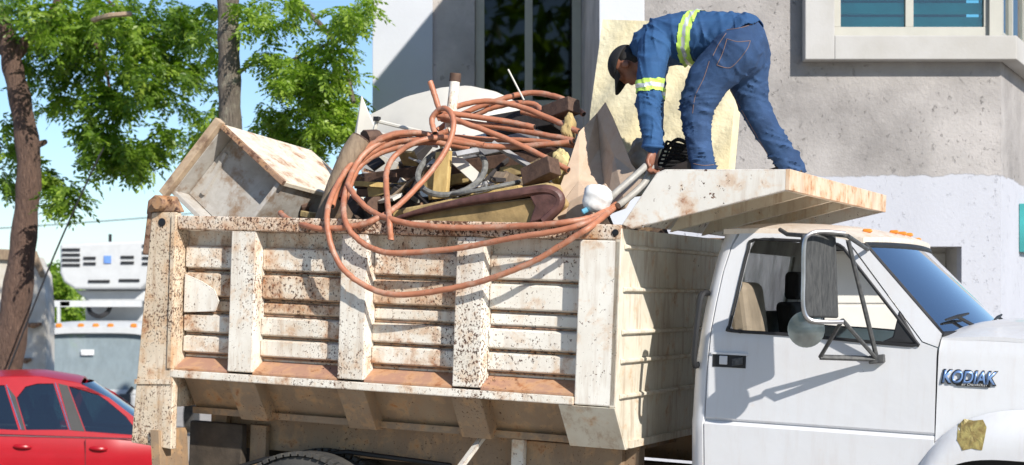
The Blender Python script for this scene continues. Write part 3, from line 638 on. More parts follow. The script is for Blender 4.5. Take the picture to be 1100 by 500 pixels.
b = MB(); b.obox(wp(134, 434, Dv-.3), (.12, 0, 0), (0, .04, 0), (0, 0, .2)); b.build('mirror', 'black_dusty', van, bevel=.03)

car.rotation_euler = (0, 0, R(11))
# ================================================================== DUMP TRUCK (all in the truck frame)
BASE = Vector((-.2, 1.175, -2.435))
truck = bpy.data.objects.new('dump_truck', None); COL.objects.link(truck)
truck.matrix_world = Matrix.Translation(tw(*BASE)) @ Matrix((TF, TL, TU)).transposed().to_4x4()
ORG['dump_truck'] = BASE
tag(truck, 'rusty white dump truck with its cab at the right, loaded high with scrap', 'dump truck')
Wb = 2.35; Lb = 2.95
def hull(o, d=0): return [(o, 0+d, -.02), (o, 0+d, -1.0), (o, .20+d, -1.245), (o, Wb-.20-d, -1.245), (o, Wb-d, -1.0), (o, Wb-d, -.02)]
# bed shell (floor, far side, sloped undersides)
b = MB()
b.box(-Lb, -.06, .24, Wb-.24, -1.24, -1.2)
b.prism([(-Lb, .135, -1.0), (-Lb, .30, -1.238), (-Lb, .34, -1.238), (-Lb, .175, -1.0)], [(-.04, .135, -1.0), (-.04, .30, -1.238), (-.04, .34, -1.238), (-.04, .175, -1.0)])
b.prism([(-Lb, Wb-.135, -1.0), (-Lb, Wb-.30, -1.238), (-Lb, Wb-.34, -1.238), (-Lb, Wb-.175, -1.0)], [(-.04, Wb-.135, -1.0), (-.04, Wb-.30, -1.238), (-.04, Wb-.34, -1.238), (-.04, Wb-.175, -1.0)])
b.box(-Lb, -.04, Wb-.16, Wb-.02, -1.0, 0)
bed = b.build('dump_bed', 'bed_under', truck)
# near side: a rail, posts, pressed panels, sill and bottom flange
b = MB(); b.box(-2.94, -.001, .0, .15, -.085, 0); b.build('top_rail', 'bed_rail', bed, bevel=.008)
posts = [(-2.54, -2.365), (-1.765, -1.59), (-1.005, -.83)]
for x0, x1 in posts:
    b = MB(); b.prism([(x0, .005, -.944), (x1, .005, -.944), (x1+.002, .13, -.944), (x0-.004, .13, -.944)], [(x0, .005, -.087), (x1-.0, .005, -.087), (x1+.002, .13, -.087), (x0-.004, .13, -.087)]); b.build('post', 'bed_chipped', bed, bevel=.006)
b = MB(); b.box(-.247, -.002, .002, .13, -1.0, -.087); b.build('corner_post', 'bed_clean', bed, bevel=.008)
bays = [(-2.93, -2.546), (-2.361, -1.771), (-1.586, -1.011), (-.826, -.249)]
ribs = [(-.176, -.315), (-.345, -.487), (-.512, -.578), (-.602, -.712), (-.738, -.84)]
for i, (x0, x1) in enumerate(bays):
    mt = 'bed_white' if i < 3 else 'bed_clean'
    b = MB(); b.box(x0-.01, x1+.01, .131, .15, -.93, -.087); pn = b.build('side_panel', mt, bed)
    for j, (za, zb_) in enumerate(ribs):
        pr_ = .088 if j != 2 else .112
        b = MB(); b.prism([(x0, pr_, zb_), (x0, pr_, za-.012), (x0, .129, za), (x0, .129, zb_-.012)], [(x1, pr_, zb_), (x1, pr_, za-.012), (x1, .129, za), (x1, .129, zb_-.012)]); b.build('pressed_rib', 'bed_scraped' if (j == 1 or (j == 2 and i < 2)) and i < 3 else mt, pn, bevel=.004)
        b = MB(); b.box(x0+.002, x1-.002, .116, .129, zb_-.022, zb_-.0125); b.build('rib_ledge', 'rust', pn)
    b = MB(); b.prism([(x0, .128, -.875), (x0, .012, -.943), (x0, .012, -.955), (x0, .128, -.955)], [(x1, .128, -.875), (x1, .012, -.943), (x1, .012, -.955), (x1, .128, -.955)]); b.build('sill', 'sill_rust', bed)
b = MB(); b.box(-2.955, -.249, -.006, .16, -1.004, -.957); b.build('bottom_flange', 'bed_chipped', bed, bevel=.006)
# torn paint flap in the first bay, tailgate post with its hinge plate
q = [(-2.925, -.36), (-2.80, -.40), (-2.70, -.45), (-2.665, -.52), (-2.69, -.585), (-2.925, -.60)]
b = MB(); b.prism([(x, .074, z) for x, z in q], [(x, .085, z) for x, z in q]); b.build('patch_plate', 'bed_clean', bed, bevel=.003)
q = [(-3.13, .015), (-2.945, .02), (-2.945, -.96), (-2.93, -1.05), (-2.93, -1.45), (-3.235, -1.43), (-3.205, -1.0)]
b = MB(); b.prism([(x, -.004, z) for x, z in q], [(x, .05, z) for x, z in q]); rp = b.build('tail_post', 'bed_rear', bed, bevel=.006)
q = [(-3.215, -1.03), (-2.94, -1.015), (-2.94, -1.045), (-3.217, -1.06)]; b = MB(); b.prism([(x, -.014, z) for x, z in q], [(x, -.005, z) for x, z in q]); b.build('weld_strip', 'bed_rear', rp)
b = MB(); b.box(-2.975, -2.942, -.016, .13, -.95, .0); b.build('edge_strip', 'bed_rear', bed, bevel=.004)
b = MB(); b.prism([(-3.20, .0, -.25), (-3.14, .0, -.25), (-3.12, .0, .0), (-3.17, .0, .03)], [(-3.20, .12, -.25), (-3.14, .12, -.25), (-3.12, .12, .0), (-3.17, .12, .03)]); b.build('tail_edge', 'rust', rp, bevel=.01)
b = MB(); q = [(-3.18, .0), (-3.17, .09), (-3.12, .125), (-2.99, .12), (-2.93, .022), (-3.13, .018)]; b.prism([(x, .0, z) for x, z in q], [(x, .07, z) for x, z in q]); hg = b.build('hinge_plate', 'rust', bed, bevel=.01)
MB().lathe([(-.05, .02), (-.05, .04), (-.03, .048), (.0, .048)], (-3.06, .0, .075), (0, 1, 0), 14).build('hinge_bolt', 'rust', hg, smooth=True)
MB().lathe([(-.008, .012), (-.006, .026), (.0, .026)], (-3.05, -.004, -.045), (0, 1, 0), 14).build('lock_hole', 'badge_black', hg)
MB().lathe([(-.008, .008), (-.006, .019), (.0, .019)], (-.035, .0, -.045), (0, 1, 0), 14).build('rail_hole', 'badge_black', bed)
b = MB(); b.box(-3.10, -3.0, .16, Wb-.02, -1.2, .0); tg = b.build('tailgate', 'bed_rear', bed, bevel=.01)
# gussets below the flange
for x0, x1, dz in [(-2.55, -2.35, 0), (-1.775, -1.59, 0), (-1.02, -.83, 0), (-.34, -.003, .0)]:
    o1 = .0 if x0 > -.5 else .02
    b = MB(); b.prism([(x0+.0, o1, -1.006), (x1, o1, -1.006), (x1, .20, -1.006), (x0, .20, -1.006)], [(x0+.0, .19, -1.25), (x1, .19, -1.25), (x1, .36, -1.25), (x0, .36, -1.25)]); b.build('gusset', 'bed_under' if x0 < -.5 else 'bed_front', bed, bevel=.004)
# headboard with pressed grooves
b = MB(); b.prism(hull(-.038, .002), hull(0, .002)); hb = b.build('headboard', 'bed_front', bed, bevel=.004)
for zz in (-.105, -.34, -.575, -.735, -.93):
    b = MB(); b.prism([(.001, .05, zz-.03), (.001, .05, zz), (.022, .05, zz-.008), (.022, .05, zz-.022)], [(.001, Wb-.05, zz-.03), (.001, Wb-.05, zz), (.022, Wb-.05, zz-.008), (.022, Wb-.05, zz-.022)]); b.build('pressed_rib', 'bed_front', hb, bevel=.003)
b = MB(); b.box(.001, .02, .22, Wb-.22, -1.24, -1.2); b.build('lower_lip', 'bed_front', hb)
# visor (cab guard): two tapered side plates, top plate, rear slope, front lip
e, zv, hv = .924, .307, .108
def vside(y0, y1):
    q = [(.0, .0), (.055, -.022), (e, zv-hv), (e, zv), (.235, .302), (.19, .285)]
    return [(x, y0, z) for x, z in q], [(x, y1, z) for x, z in q]
b = MB(); b.prism(*vside(0, .035)); vs1 = b.build('visor_side', 'visor_white', bed, bevel=.004)
b = MB(); b.prism(*vside(Wb-.035, Wb)); b.build('visor_side', 'visor_white', bed, bevel=.004)
b = MB(); b.box(.235, e-.022, .036, Wb-.036, zv-.018, zv-.002); vtop = b.build('visor_top', 'bed_front', bed)
b = MB(); b.prism([(.008, .036, .012), (.20, .036, .275), (.22, .036, .265), (.028, .036, .0)], [(.008, Wb-.036, .012), (.20, Wb-.036, .275), (.22, Wb-.036, .265), (.028, Wb-.036, .0)]); b.build('visor_slope', 'visor_white', bed)
b = MB(); b.box(e-.02, e+.006, -.001, Wb+.001, zv-hv-.002, zv+.001); b.build('visor_lip', 'visor_lip', bed, bevel=.003)
b = MB(); b.box(e-.045, e-.022, .037, Wb-.037, zv-hv+.0, zv-hv+.012); b.build('lip_flange', 'bed_front', bed)
for yy in (.62, 1.2, 1.75):
    b = MB(); b.prism([(.06, yy, -.015), (e-.05, yy, zv-hv+.012), (e-.05, yy, zv-.02), (.25, yy, zv-.02)], [(.06, yy+.04, -.015), (e-.05, yy+.04, zv-hv+.012), (e-.05, yy+.04, zv-.02), (.25, yy+.04, zv-.02)]); b.build('visor_gusset', 'bed_front', bed)
# undercarriage
b = MB(); b.box(-2.9, -.02, .46, .56, -1.46, -1.255); b.box(-2.9, -.02, Wb-.56, Wb-.46, -1.46, -1.255); b.build('bed_runner', 'bed_under', bed, bevel=.006)
for x in (-2.7, -2.1, -1.5, -.9, -.3): MB().box(x-.05, x+.05, .565, Wb-.565, -1.34, -1.246).build('cross_member', 'bed_under', bed)
b = MB(); b.box(-3.0, 3.0, .62, .72, -1.78, -1.47); b.box(-3.0, 3.0, Wb-.72, Wb-.62, -1.78, -1.47)
for x in (-2.8, -1.2, .3, 1.6, 2.9): b.box(x-.05, x+.05, .73, Wb-.73, -1.72, -1.53)
b.build('chassis', 'chassis', truck, bevel=.006)
for x0, x1, z0, z1, y0, m__ in ((-2.92, -2.80, -1.42, -1.12, .40, 'bed_under'), (-2.62, -2.5, -1.62, -1.3, .40, 'bed_under'), (-2.78, -2.66, -1.5, -1.36, .38, 'bed_under'), (-.78, -.70, -1.50, -1.255, .36, 'bed_clean'), (-.70, -.1, -1.56, -1.262, .40, 'bed_under')):
    b = MB(); b.box(x0, x1, y0, y0+.05, z0, z1); b.build('bracket_plate', m__, bed, bevel=.006)
b = MB(); b.obox(tp(183, 495, .12), (.03, 0, .0), (0, .15, 0), (.02, 0, -.2)); b.build('mud_flap', 'bed_under', truck)
p0, p1 = tp(516, 473, .28), tp(496, 500, .1); b = MB(); b.obox((p0+p1)/2, (.026, 0, .012), (0, .03, 0), (p0-p1)/2+(p0-p1)*.3); b.build('prop_bar', 'bed_clean', truck, bevel=.004)
b = MB(); b.box(-.95, .4, .28, .62, -1.84, -1.60); b.build('side_tank', 'chassis', truck, bevel=.03)
b = MB(); b.box(-3.02, -1.2, .74, .80, -2.12, -1.79); b.build('rear_frame', 'chassis', truck, bevel=.01)
b = MB(); b.box(-3.04, -2.64, .34, .40, -1.95, -1.30); b.build('mud_guard', 'chassis', truck, bevel=.01)
b = MB(); b.tube([(-2.8, .30, -1.62), (-2.45, .32, -1.50), (-1.9, .40, -1.42), (-1.2, .42, -1.45)], .014, 6); b.build('brake_line', 'black_trim', truck)
def wheel(x, y, z, r, wd, dual=False):
    c = Vector((x, y, z)); b = MB()
    prof = [(0, r*.56), (.0, r*.86), (.02, r*.95), (.045, r*.985), (.06, r), (wd-.06, r), (wd-.03, r*.97), (wd, r*.86), (wd, r*.56)]
    b.lathe(prof, c, (0, 1, 0), 56)
    wo = b.build('wheel', 'rubber', truck, smooth=True, split=30)
    b = MB()
    for j in range(64):
        a = 2*math.pi*j/64; u = Vector((math.cos(a), 0, math.sin(a))); t_ = Vector((-math.sin(a), 0, math.cos(a)))
        b.obox(c+u*(r*.99)+Vector((0, .035, 0)), t_*(math.pi*r/64*.62), (0, .038, 0), u*.012)
    kind(b.build('tread_blocks', 'rubber', wo), 'stuff')
    MB().lathe([(.04, .05), (.03, .12), (.06, r*.3), (.05, r*.5), (.02, r*.58), (.03, r*.6)], c, (0, 1, 0), 30).build('rim', 'bed_under', wo, smooth=True)
RW = .545
zg = -2.36
wheel(-2.07, .13, -1.965, RW, .25); wheel(-2.07, .42, -1.965, RW, .25); wheel(-2.07, Wb-.38, -1.965, RW, .25); wheel(-2.07, Wb-.67, -1.965, RW, .25)
b = MB(); b.tube([(-2.07, .3, -1.965), (-2.07, .9, -1.965), (-2.07, 1.17, -1.965), (-2.07, 1.45, -1.965), (-2.07, 2.05, -1.965)], [.07, .08, .2, .08, .07], 12); b.build('axle', 'chassis', truck, smooth=True)
# ------------------------------------------------------------------ cab
YC = .15; YF = Wb-.15; ZB = -.57
def lean(z): return .19*max(0, z-ZB)+.035*max(0, -1.075-z)-float(np.interp(-z, [1.03, 1.045, 1.065, 1.08], [0, -.018, .016, .016]))
def cpt(px, py):                              # pixel on the leaning cab side -> (x, z)
    y = YC
    for _ in range(6): p = tp(px, py, y); y = YC+lean(p.z)
    return (p.x, p.z)
ZC = [-.66, -.62, -.57, -.5, -.4, -.3, -.2, -.1, -1.03, -1.045, -1.065, -1.08]
door_out = [cpt(*p) for p in ((797, 247.5), (787, 264), (778, 291), (770.5, 325), (764.5, 356), (760.5, 397), (758, 452), (757.5, 560), (1003.5, 560), (1003.5, 460), (1006, 374), (990, 368), (919, 272), (908, 258), (893, 251.5), (850, 248))]
hole = [cpt(*p) for p in ((810, 258), (804, 268), (797, 295), (790, 325), (784, 350), (786, 355.5), (847, 359.5), (957, 369.5), (984, 370.5), (980, 362), (914, 277), (905, 266), (893, 261.5), (850, 258.5))]
def fN(u, v): return (u, YC+lean(v), v)
def fF(u, v): return (u, YF-lean(v), v)
for fn, sg in ((fN, 1), (fF, -1)):
    b = MB(); b.holed(door_out, [hole], fn, (0, .035*sg, 0), ZC); dr = b.build('door', 'cab_white', truck, smooth=True, split=22)
    # rubber lining of the window opening
    hp = spline([Vector(fn(*p))-Vector((0, .004*sg, 0)) for p in hole], 3, True)
    MB().tube(hp, .009, 6, closed=True).build('window_rubber', 'black_trim', dr, smooth=True)
    tri = [cpt(*p) for p in ((966, 333), (987.5, 369.5), (944, 368.5), (959, 362))]
    b = MB(); b.prism([Vector(fn(*p))-Vector((0, .006*sg, 0)) for p in tri], [Vector(fn(*p))+Vector((0, .03*sg, 0)) for p in tri]); b.build('quarter_cover', 'black_trim', dr, bevel=.008)
    if sg == 1:
        near_door = dr
        hx0, hz0 = cpt(766, 380.5); hx1, hz1 = cpt(801, 396)
        MB().box(hx0, hx1, YC-.003, YC-.001, hz1, hz0).build('handle_recess', 'black_trim', dr)
        MB().box(hx0+.04, hx0+.085, YC-.016, YC-.004, hz1+.015, hz0-.006).build('handle_paddle', 'cab_white', dr, bevel=.004)
        MB().box(hx0-.008, hx1+.01, YC-.010, YC-.0005, hz0+.0005, hz0+.012).build('recess_lip', 'cab_white', dr)
        MB().obox((hx1-.045, YC-.008, (hz0+hz1)/2), (.03, 0, .006), (0, .005, 0), (0, 0, .02)).build('latch', 'black_dusty', dr, bevel=.003)
        x0, z0 = cpt(790, 355.5); 
        for (pa, pb_, rr) in (((782, 354), (797, 357), .008),):
            MB().tube([Vector(fN(*cpt(*pa)))-Vector((0, .012, 0)), Vector(fN(*cpt(*pb_)))-Vector((0, .012, 0))], rr, 6).build('sill_clip', 'black_trim', dr)
# shell: rear quarters, rear wall with window, roof, pillars, cowl, floor
seam = [cpt(*p) for p in ((794, 245.5), (785, 264), (776, 291), (768.5, 325), (762.5, 356), (758.5, 397), (756, 452), (755.5, 560))]
rear = [cpt(*p) for p in ((774, 247), (764, 275), (758, 300), (752, 325), (746, 356), (740, 393), (737, 440), (736, 560))]
for fn, sg in ((fN, 1), (fF, -1)):
    b = MB()
    def fq(u, v):
        zs_ = np.linspace(seam[0][1], seam[-1][1], 50); z = lerp(seam[0][1], seam[-1][1], v)
        xs1 = np.interp(-z, [-q[1] for q in seam], [q[0] for q in seam]); xr1 = np.interp(-z, [-q[1] for q in rear], [q[0] for q in rear])
        p = Vector(fn(0, z)); a = u*math.pi/2
        return (xs1-(xs1-xr1)*math.sin(a), p.y+sg*.16*(1-math.cos(a)), z)
    b.grid(fq, 8, 30, (.01, .025*sg, 0))
    b.build('rear_quarter', 'cab_white', truck, smooth=True, split=30)
xrw = .40
zs_ = [seam[0][1], -.57, -1.5]
b = MB(); ro = [(YC+.24, -.03), (YC+.15, ZB), (YC+.15, -1.5), (YF-.15, -1.5), (YF-.15, ZB), (YF-.24, -.03)]
b.holed(ro, [[(.62, -.12), (.58, -.46), (1.77, -.46), (1.73, -.12)]], lambda u, v: (xrw+.10*max(0, (v+.57))/.57, u, v), (.03, 0, 0), [-.57]); cab = b.build('cab', 'cab_inner', truck)
b = MB(); b.holed([(.62, -.12), (.58, -.46), (1.77, -.46), (1.73, -.12)], [], lambda u, v: (xrw+.012+.10*max(0, (v+.57))/.57, u, v), (.005, 0, 0)); b.build('rear_window', 'glass_dusty', truck)
rx0, rx1 = .50, 1.27
def roof(u, v):
    s2 = 2*v-1; x = lerp(rx0, rx1+.10*(1-s2*s2), u)
    ze = float(np.interp(x, [.5, .7, .9, 1.1, 1.27, 1.4], [-.005, .004, .003, -.008, -.035, -.06])); yy = lerp(YC+lean(ze)-.005, YF-lean(ze)+.005, v)
    cr = .055*(1-abs(s2)**3.0); fe = min(1, u/.12)**.5 if u < .12 else 1
    fr_ = 1 if u < .85 else math.cos((u-.85)/.15*1.0)
    return (x, yy, ze+cr*(.4+.6*fe)*(.3+.7*fr_))
b = MB(); b.grid(roof, 20, 24, (0, 0, -.028)); b.build('cab_roof', 'cab_roof', truck, smooth=True)
pil = [cpt(*p) for p in ((893, 250), (910, 253), (926, 261), (1011, 359), (1007, 373), (991, 367), (920.5, 271), (909.5, 257))]
for fn, sg in ((fN, 1), (fF, -1)):
    b = MB(); b.holed(pil, [], fn, (0, .05*sg, 0), ZC); b.build('windscreen_pillar', 'cab_white', truck, smooth=True, split=22)
# windscreen
wa, wb_ = cpt(1010, 359), cpt(926, 262)
def wind(u, v, d=0):
    s2 = 2*v-1; x = lerp(wa[0], wb_[0], u)+.16*(1-s2*s2)*(1-.35*u)+d; z = lerp(wa[1], wb_[1], u)+.012*(1-s2*s2)
    return (x, lerp(YC+.03+lean(z), YF-.03-lean(z), v), z)
b = MB(); b.grid(wind, 6, 16, (-.006, 0, 0)); wsn = b.build('windscreen', 'glass_wind', truck, smooth=True)
rim_ = [wind(0, v, .006) for v in np.linspace(0, 1, 17)]+[wind(u, 1, .006) for u in np.linspace(.1, 1, 8)]+[wind(1, v, .006) for v in np.linspace(1, 0, 17)]+[wind(u, 0, .006) for u in np.linspace(.9, .1, 8)]
MB().tube(rim_, .014, 6, closed=True).build('windscreen_rubber', 'black_trim', truck, smooth=True)
# visible dark cowl strip, wipers
def cowl(u, v):
    s2 = 2*v-1; p = wind(0, v); return (p[0]+.005+.16*u, p[1], p[2]-.02-.012*u)
b = MB(); b.grid(cowl, 2, 16, (0, 0, -.03)); b.build('cowl', 'black_trim', truck, smooth=True)
for y0, y1, u1 in ((.62, .28, .30), (1.62, 1.15, .26)):
    v0 = (y0-YC)/(YF-YC); v1 = (y1-YC)/(YF-YC)
    a_ = Vector(wind(0, v0, .04)); c2 = Vector(wind(u1*.6, (v0+v1)/2, .03)); d2 = Vector(wind(u1*.5, v1, .025))
    b = MB(); b.tube([a_, c2], .010, 6); b.tube([d2+(c2-d2)*2, c2, d2], [.006, .011, .006], 6); b.build('wiper', 'black_trim', truck)
for yy in (.42, .95, 1.175, 1.4, 1.93):
    v = (yy-YC)/(YF-YC); p = roof(.90, v); b = MB(); b.lathe([(-.025, .005), (-.02, .010), (.015, .012), (.026, .006)], (p[0], p[1], p[2]+.008), (1, 0, 0), 12); b.build('marker_light', 'amber', truck, smooth=True)
# inside: floor, bench seats, dashboard, steering wheel
b = MB(); b.box(.46, 1.66, YC+.05, YF-.05, -1.52, -1.48); b.build('cab_floor', 'cab_inner', truck)
def seat(y0, y1, zt_, m__, head):
    b = MB(); b.prism([(.60, y0, -1.0), (.98, y0, -.98), (.98, y0, -.86), (.72, y0, -.88), (.62, y0, zt_), (.50, y0, zt_)], [(.60, y1, -1.0), (.98, y1, -.98), (.98, y1, -.86), (.72, y1, -.88), (.62, y1, zt_), (.50, y1, zt_)])
    b.box(.58, .96, y0+.03, y1-.03, -1.478, -1.0)
    so_ = b.build('seat', m__, truck, bevel=.04, seg=3)
    if head: MB().obox((.57, (y0+y1)/2, zt_+.10), (.045, 0, 0), (0, .13, 0), (0, 0, .085)).build('headrest', m__, so_, bevel=.03, seg=3)
seat(.28, .66, -.29, 'seat_tan', False); seat(1.30, 1.80, -.40, 'seat_dark', True)
b = MB(); b.prism([(1.45, YC+.06, -.75), (1.70, YC+.06, -.60), (1.70, YC+.06, -1.0), (1.50, YC+.06, -1.0)], [(1.45, YF-.06, -.75), (1.70, YF-.06, -.60), (1.70, YF-.06, -1.0), (1.50, YF-.06, -1.0)]); b.build('dashboard', 'seat_dark', truck, bevel=.02)
cs = Vector((1.30, 1.62, -.60)); ax = Vector((-.75, 0, .66)); u_ = Vector((0, 1, 0)); v_ = ax.normalized().cross(u_)
b = MB(); b.tube([cs+(u_*math.cos(t)+v_*math.sin(t))*.21 for t in np.linspace(0, 2*math.pi, 28)[:-1]], .016, 7, closed=True); b.tube([cs, cs-ax*.3], .03, 8); b.tube([cs-u_*.2, cs+u_*.2], .014, 6); b.build('steering_wheel', 'black_trim', truck, smooth=True)
# grab handle on the rear corner, step
gp = [tp(*p, YC+.012) for p in ((757, 315), (753, 322), (747, 386), (749, 392))]
gp = [Vector((gp[0].x, YC+.07, gp[0].z)), Vector((gp[1].x, YC-.005, gp[1].z)), Vector((gp[2].x, YC-.02, gp[2].z)), Vector((gp[3].x, YC+.04, gp[3].z))]
b = MB(); b.tube(spline(gp, 6), .018, 8); b.build('grab_handle', 'black_trim', truck, smooth=True)
# ------------------------------------------------------------------ bonnet and wing
hs = [cpt(*p) for p in ((1008, 374), (1012, 361))]
xh0, zh = cpt(1008.5, 366); xf = 3.15
hood_side = [(xh0, -1.50), (xh0+.002, -.60), (xh0+.01, -.545), (1.95, -.525), (2.4, -.54), (2.9, -.60), (xf, -.70), (xf+.02, -1.50), (2.78, -1.50), (2.76, -1.2), (2.55, -1.145), (1.85, -1.145), (1.66+.08, -1.2), (1.66+.06, -1.5)]
for fn, sg, yb in ((fN, 1, YC), (fF, -1, YF)):
    b = MB(); b.holed(hood_side, [], lambda u, v: (u, yb+sg*(.012 if v < -1.2 else .0)+sg*.10*max(0, v+.64)/.1*.25, v), (0, .03*sg, 0), [-.64, -.6, -.57]); b.build('bonnet_side', 'cab_white', truck, smooth=True, split=25)
def hoodt(u, v):
    x = lerp(xh0+.012, xf, u); s2 = 2*v-1; ze = float(np.interp(x, [1.7, 1.95, 2.4, 2.9, 3.15], [-.543, -.523, -.538, -.598, -.70]))
    y = lerp(YC+.022, YF-.022, v); return (x, y, ze+.085*(1-abs(s2)**4)*(1 if u > .1 else .6+4*u))
b = MB(); b.grid(hoodt, 14, 24, (0, 0, -.02)); b.build('bonnet', 'cab_white', truck, smooth=True)
b = MB(); b.box(xf-.02, xf+.03, YC+.03, YF-.03, -1.4, -.74); gr = b.build('grille', 'black_trim', truck, bevel=.02)
for sg, yb in ((1, YC), (-1, YF)):
    cx, cz = 2.25, -1.72
    def arch(t, k):                           # superellipse arch, k = 0 lip .. 1 outer edge
        a, hgt = .585+.13*k, .585+.255*k; n_ = lerp(4.2, 2.6, k)
        ct, st = math.cos(t), math.sin(t)
        return cx-a*math.copysign(abs(ct)**(2/n_), ct), cz+hgt*abs(st)**(2/n_)
    def flare(u, v):
        t = lerp(-.12, math.pi+.12, u); t = min(max(t, 0), math.pi); x, z = arch(t, v)
        if u < .04 or u > .96: z -= .28
        out = -.075*(1-v)**1.0-.03*math.sin(math.pi*v) if v > 0 else -.075
        return (x, yb+sg*(out-.002), z)
    b = MB(); b.grid(flare, 40, 10); 
    b.grid(lambda u, v: (lambda p: (p[0], p[1]+sg*.14*v, p[2]))(flare(u, 0)), 40, 2); wf = b.build('wing_flare', 'cab_white', truck, smooth=True, split=50)
    if sg == 1: fbvh = BVHTree.FromPolygons([tw(*v) for v in b.v], b.f)
wheel(2.25, .16, -1.853, .49, .26); wheel(2.25, Wb-.42, -1.853, .49, .26)
b = MB(); b.tube([(2.25, .3, -1.85), (2.25, 2.05, -1.85)], .06, 10); b.build('axle', 'chassis', truck)
for y0 in (.45, Wb-.5): MB().box(1.72, 2.85, y0, y0+.05, -1.5, -.7).build('inner_wing', 'black_trim', truck)
b = MB(); b.box(.45, 1.68, YC+.06, YC+.09, -1.95, -1.50); b.build('running_board', 'black_dusty', truck)
# crease lines on door and wing
for pa, pb_ in (((757, 449), (1000, 463)), ((737, 446), (756, 448.5))):
    P = [Vector(fN(*cpt(lerp(pa[0], pb_[0], t), lerp(pa[1], pb_[1], t)))) for t in np.linspace(0, 1, 6)]
# badge
def text(s, size, p, parent, name, m, depth=.004, shear=.25):
    cu = bpy.data.curves.new(name, 'FONT'); cu.body = s; cu.size = size; cu.extrude = depth; cu.shear = shear; cu.offset = BOLD[0]
    o = bpy.data.objects.new(name, cu); COL.objects.link(o); dg = bpy.context.evaluated_depsgraph_get()
    me = bpy.data.meshes.new_from_object(o.evaluated_get(dg)); bpy.data.objects.remove(o); bpy.data.curves.remove(cu); me.name = name
    M = Matrix.Translation(p) @ Matrix(((1, 0, 0), (0, 0, 1), (0, 1, 0))).to_4x4()     # text x -> truck x, text y -> truck z, text z -> y
    return me, M
BOLD = [.0]
def badge_text(s, width, height, px, py, y, parent, name, m, depth, shear, bold=0):
    me, M = text(s, 1.0, Vector((0, 0, 0)), parent, name, m, 0.0, shear)
    co = np.array([v.co for v in me.vertices]); mn, mx = co.min(0), co.max(0)
    x0, z0 = tp(px, py, y).x, tp(px, py, y).z
    for v in me.vertices:
        u = (v.co.x-mn[0])/(mx[0]-mn[0]); w_ = (v.co.y-mn[1])/(mx[1]-mn[1]); v.co = Vector((x0+u*width, y, z0+w_*height+u*.003))-BASE
    bm = bmesh.new(); bm.from_mesh(me); r_ = bmesh.ops.extrude_face_region(bm, geom=bm.faces[:])
    for v in [q_ for q_ in r_['geom'] if isinstance(q_, bmesh.types.BMVert)]: v.co.y -= depth
    bmesh.ops.recalc_face_normals(bm, faces=bm.faces[:]); bm.to_mesh(me); bm.free()
    me.materials.clear(); me.materials.append(MATS[m]); o = bpy.data.objects.new(name, me); COL.objects.link(o); o.parent = parent; ORG[o.name] = BASE; return o
p_ = tp(1042, 414, YC); q_ = tp(1064, 409.5, YC)
bp = MB().box(p_.x-.07, q_.x+.0, YC-.007, YC-.001, p_.z-.006, q_.z).build('badge_plate', 'badge_black', truck, bevel=.003)
BOLD[0] = .045
badge_text('KODIAK', .285, .078, 1010.6, 412.4, YC-.001, bp, 'badge_outline', 'badge_black', .003, .22)
BOLD[0] = .022
badge_text('KODIAK', .270, .066, 1012, 411.2, YC-.004, bp, 'badge_letters', 'badge_blue', .006, .22)
BOLD[0] = 0
badge_text('BY CHEVROLET', .13, .012, 1033, 414.4, YC-.007, bp, 'badge_small_letters', 'white_print', .0015, .2)
# tape patch on the wing
q = [(1029, 457), (1036, 450), (1046, 452), (1056, 451), (1060, 459), (1058, 470), (1055, 484), (1044, 482), (1034, 484), (1028, 473)]
def onwing(px, py):
    h = fbvh.ray_cast(CAM, ray(px, py).normalized()); return wt(h[0]) if h[0] is not None else tp(px, py, YC-.01)
tc_ = (1044, 467); rings = [[onwing(lerp(tc_[0], x, k), lerp(tc_[1], z, k)) for x, z in [(lerp(q[i2][0], q[(i2+1) % len(q)][0], h2), lerp(q[i2][1], q[(i2+1) % len(q)][1], h2)) for i2 in range(len(q)) for h2 in (0, .5)]] for k in (.25, .5, .75, 1)]
b = MB(); n_ = len(rings[0]); V = [onwing(*tc_)+Vector((0, -.004, 0))]+[p+Vector((0, -.003-.0012*math.sin(i2*2.3+j2), 0)) for j2, r_ in enumerate(rings) for i2, p in enumerate(r_)]
F = [(0, 1+i2, 1+(i2+1) % n_) for i2 in range(n_)]+[(1+j2*n_+i2, 1+(j2+1)*n_+i2, 1+(j2+1)*n_+(i2+1) % n_, 1+j2*n_+(i2+1) % n_) for j2 in range(3) for i2 in range(n_)]
b.add(V, F); tape = b.build('tape_patch', 'tape', truck)
# ------------------------------------------------------------------ mirror on its bracket
ym = -.16
def mp(px, py, y): return tp(px, py, y)
mir = MB(); c1, c2 = mp(880.5, 297, ym), None
ux = Vector((.075, .055, .0)); uz = (mp(879, 253, ym)-mp(882, 342, ym))/2; un = ux.cross(uz).normalized()*.014
mir.obox(c1, ux, un, uz); mo = mir.build('mirror', 'mirror_face', truck, bevel=.012, seg=3)
fr_ = [mp(908, 251, ym-.01), mp(884, 249, ym-.05), mp(870, 252, ym-.085), mp(864, 262, ym-.10), mp(863, 300, ym-.10), mp(863, 330, ym-.10), mp(869, 343, ym-.085), mp(884, 346, ym-.05), mp(906, 346, ym-.01)]
MB().tube(spline(fr_, 6), .011, 8).build('mirror_hoop', 'steel', mo, smooth=True)
cr = mp(866, 354, ym-.02); nrm = (Vector((.25, -.95, .05))).normalized()
MB().lathe([(-.03, .01), (-.026, .05), (-.015, .08), (0, .094), (.006, .094), (.0061, .086), (.009, .05), (.010, .01)][::1], cr, nrm, 28).build('round_mirror', 'mirror_grey', mo, smooth=True)
br = MB(); A = mp(905, 344, ym); Bp = mp(881, 384, ym+.13); Cp = mp(942, 386, YC-.02)
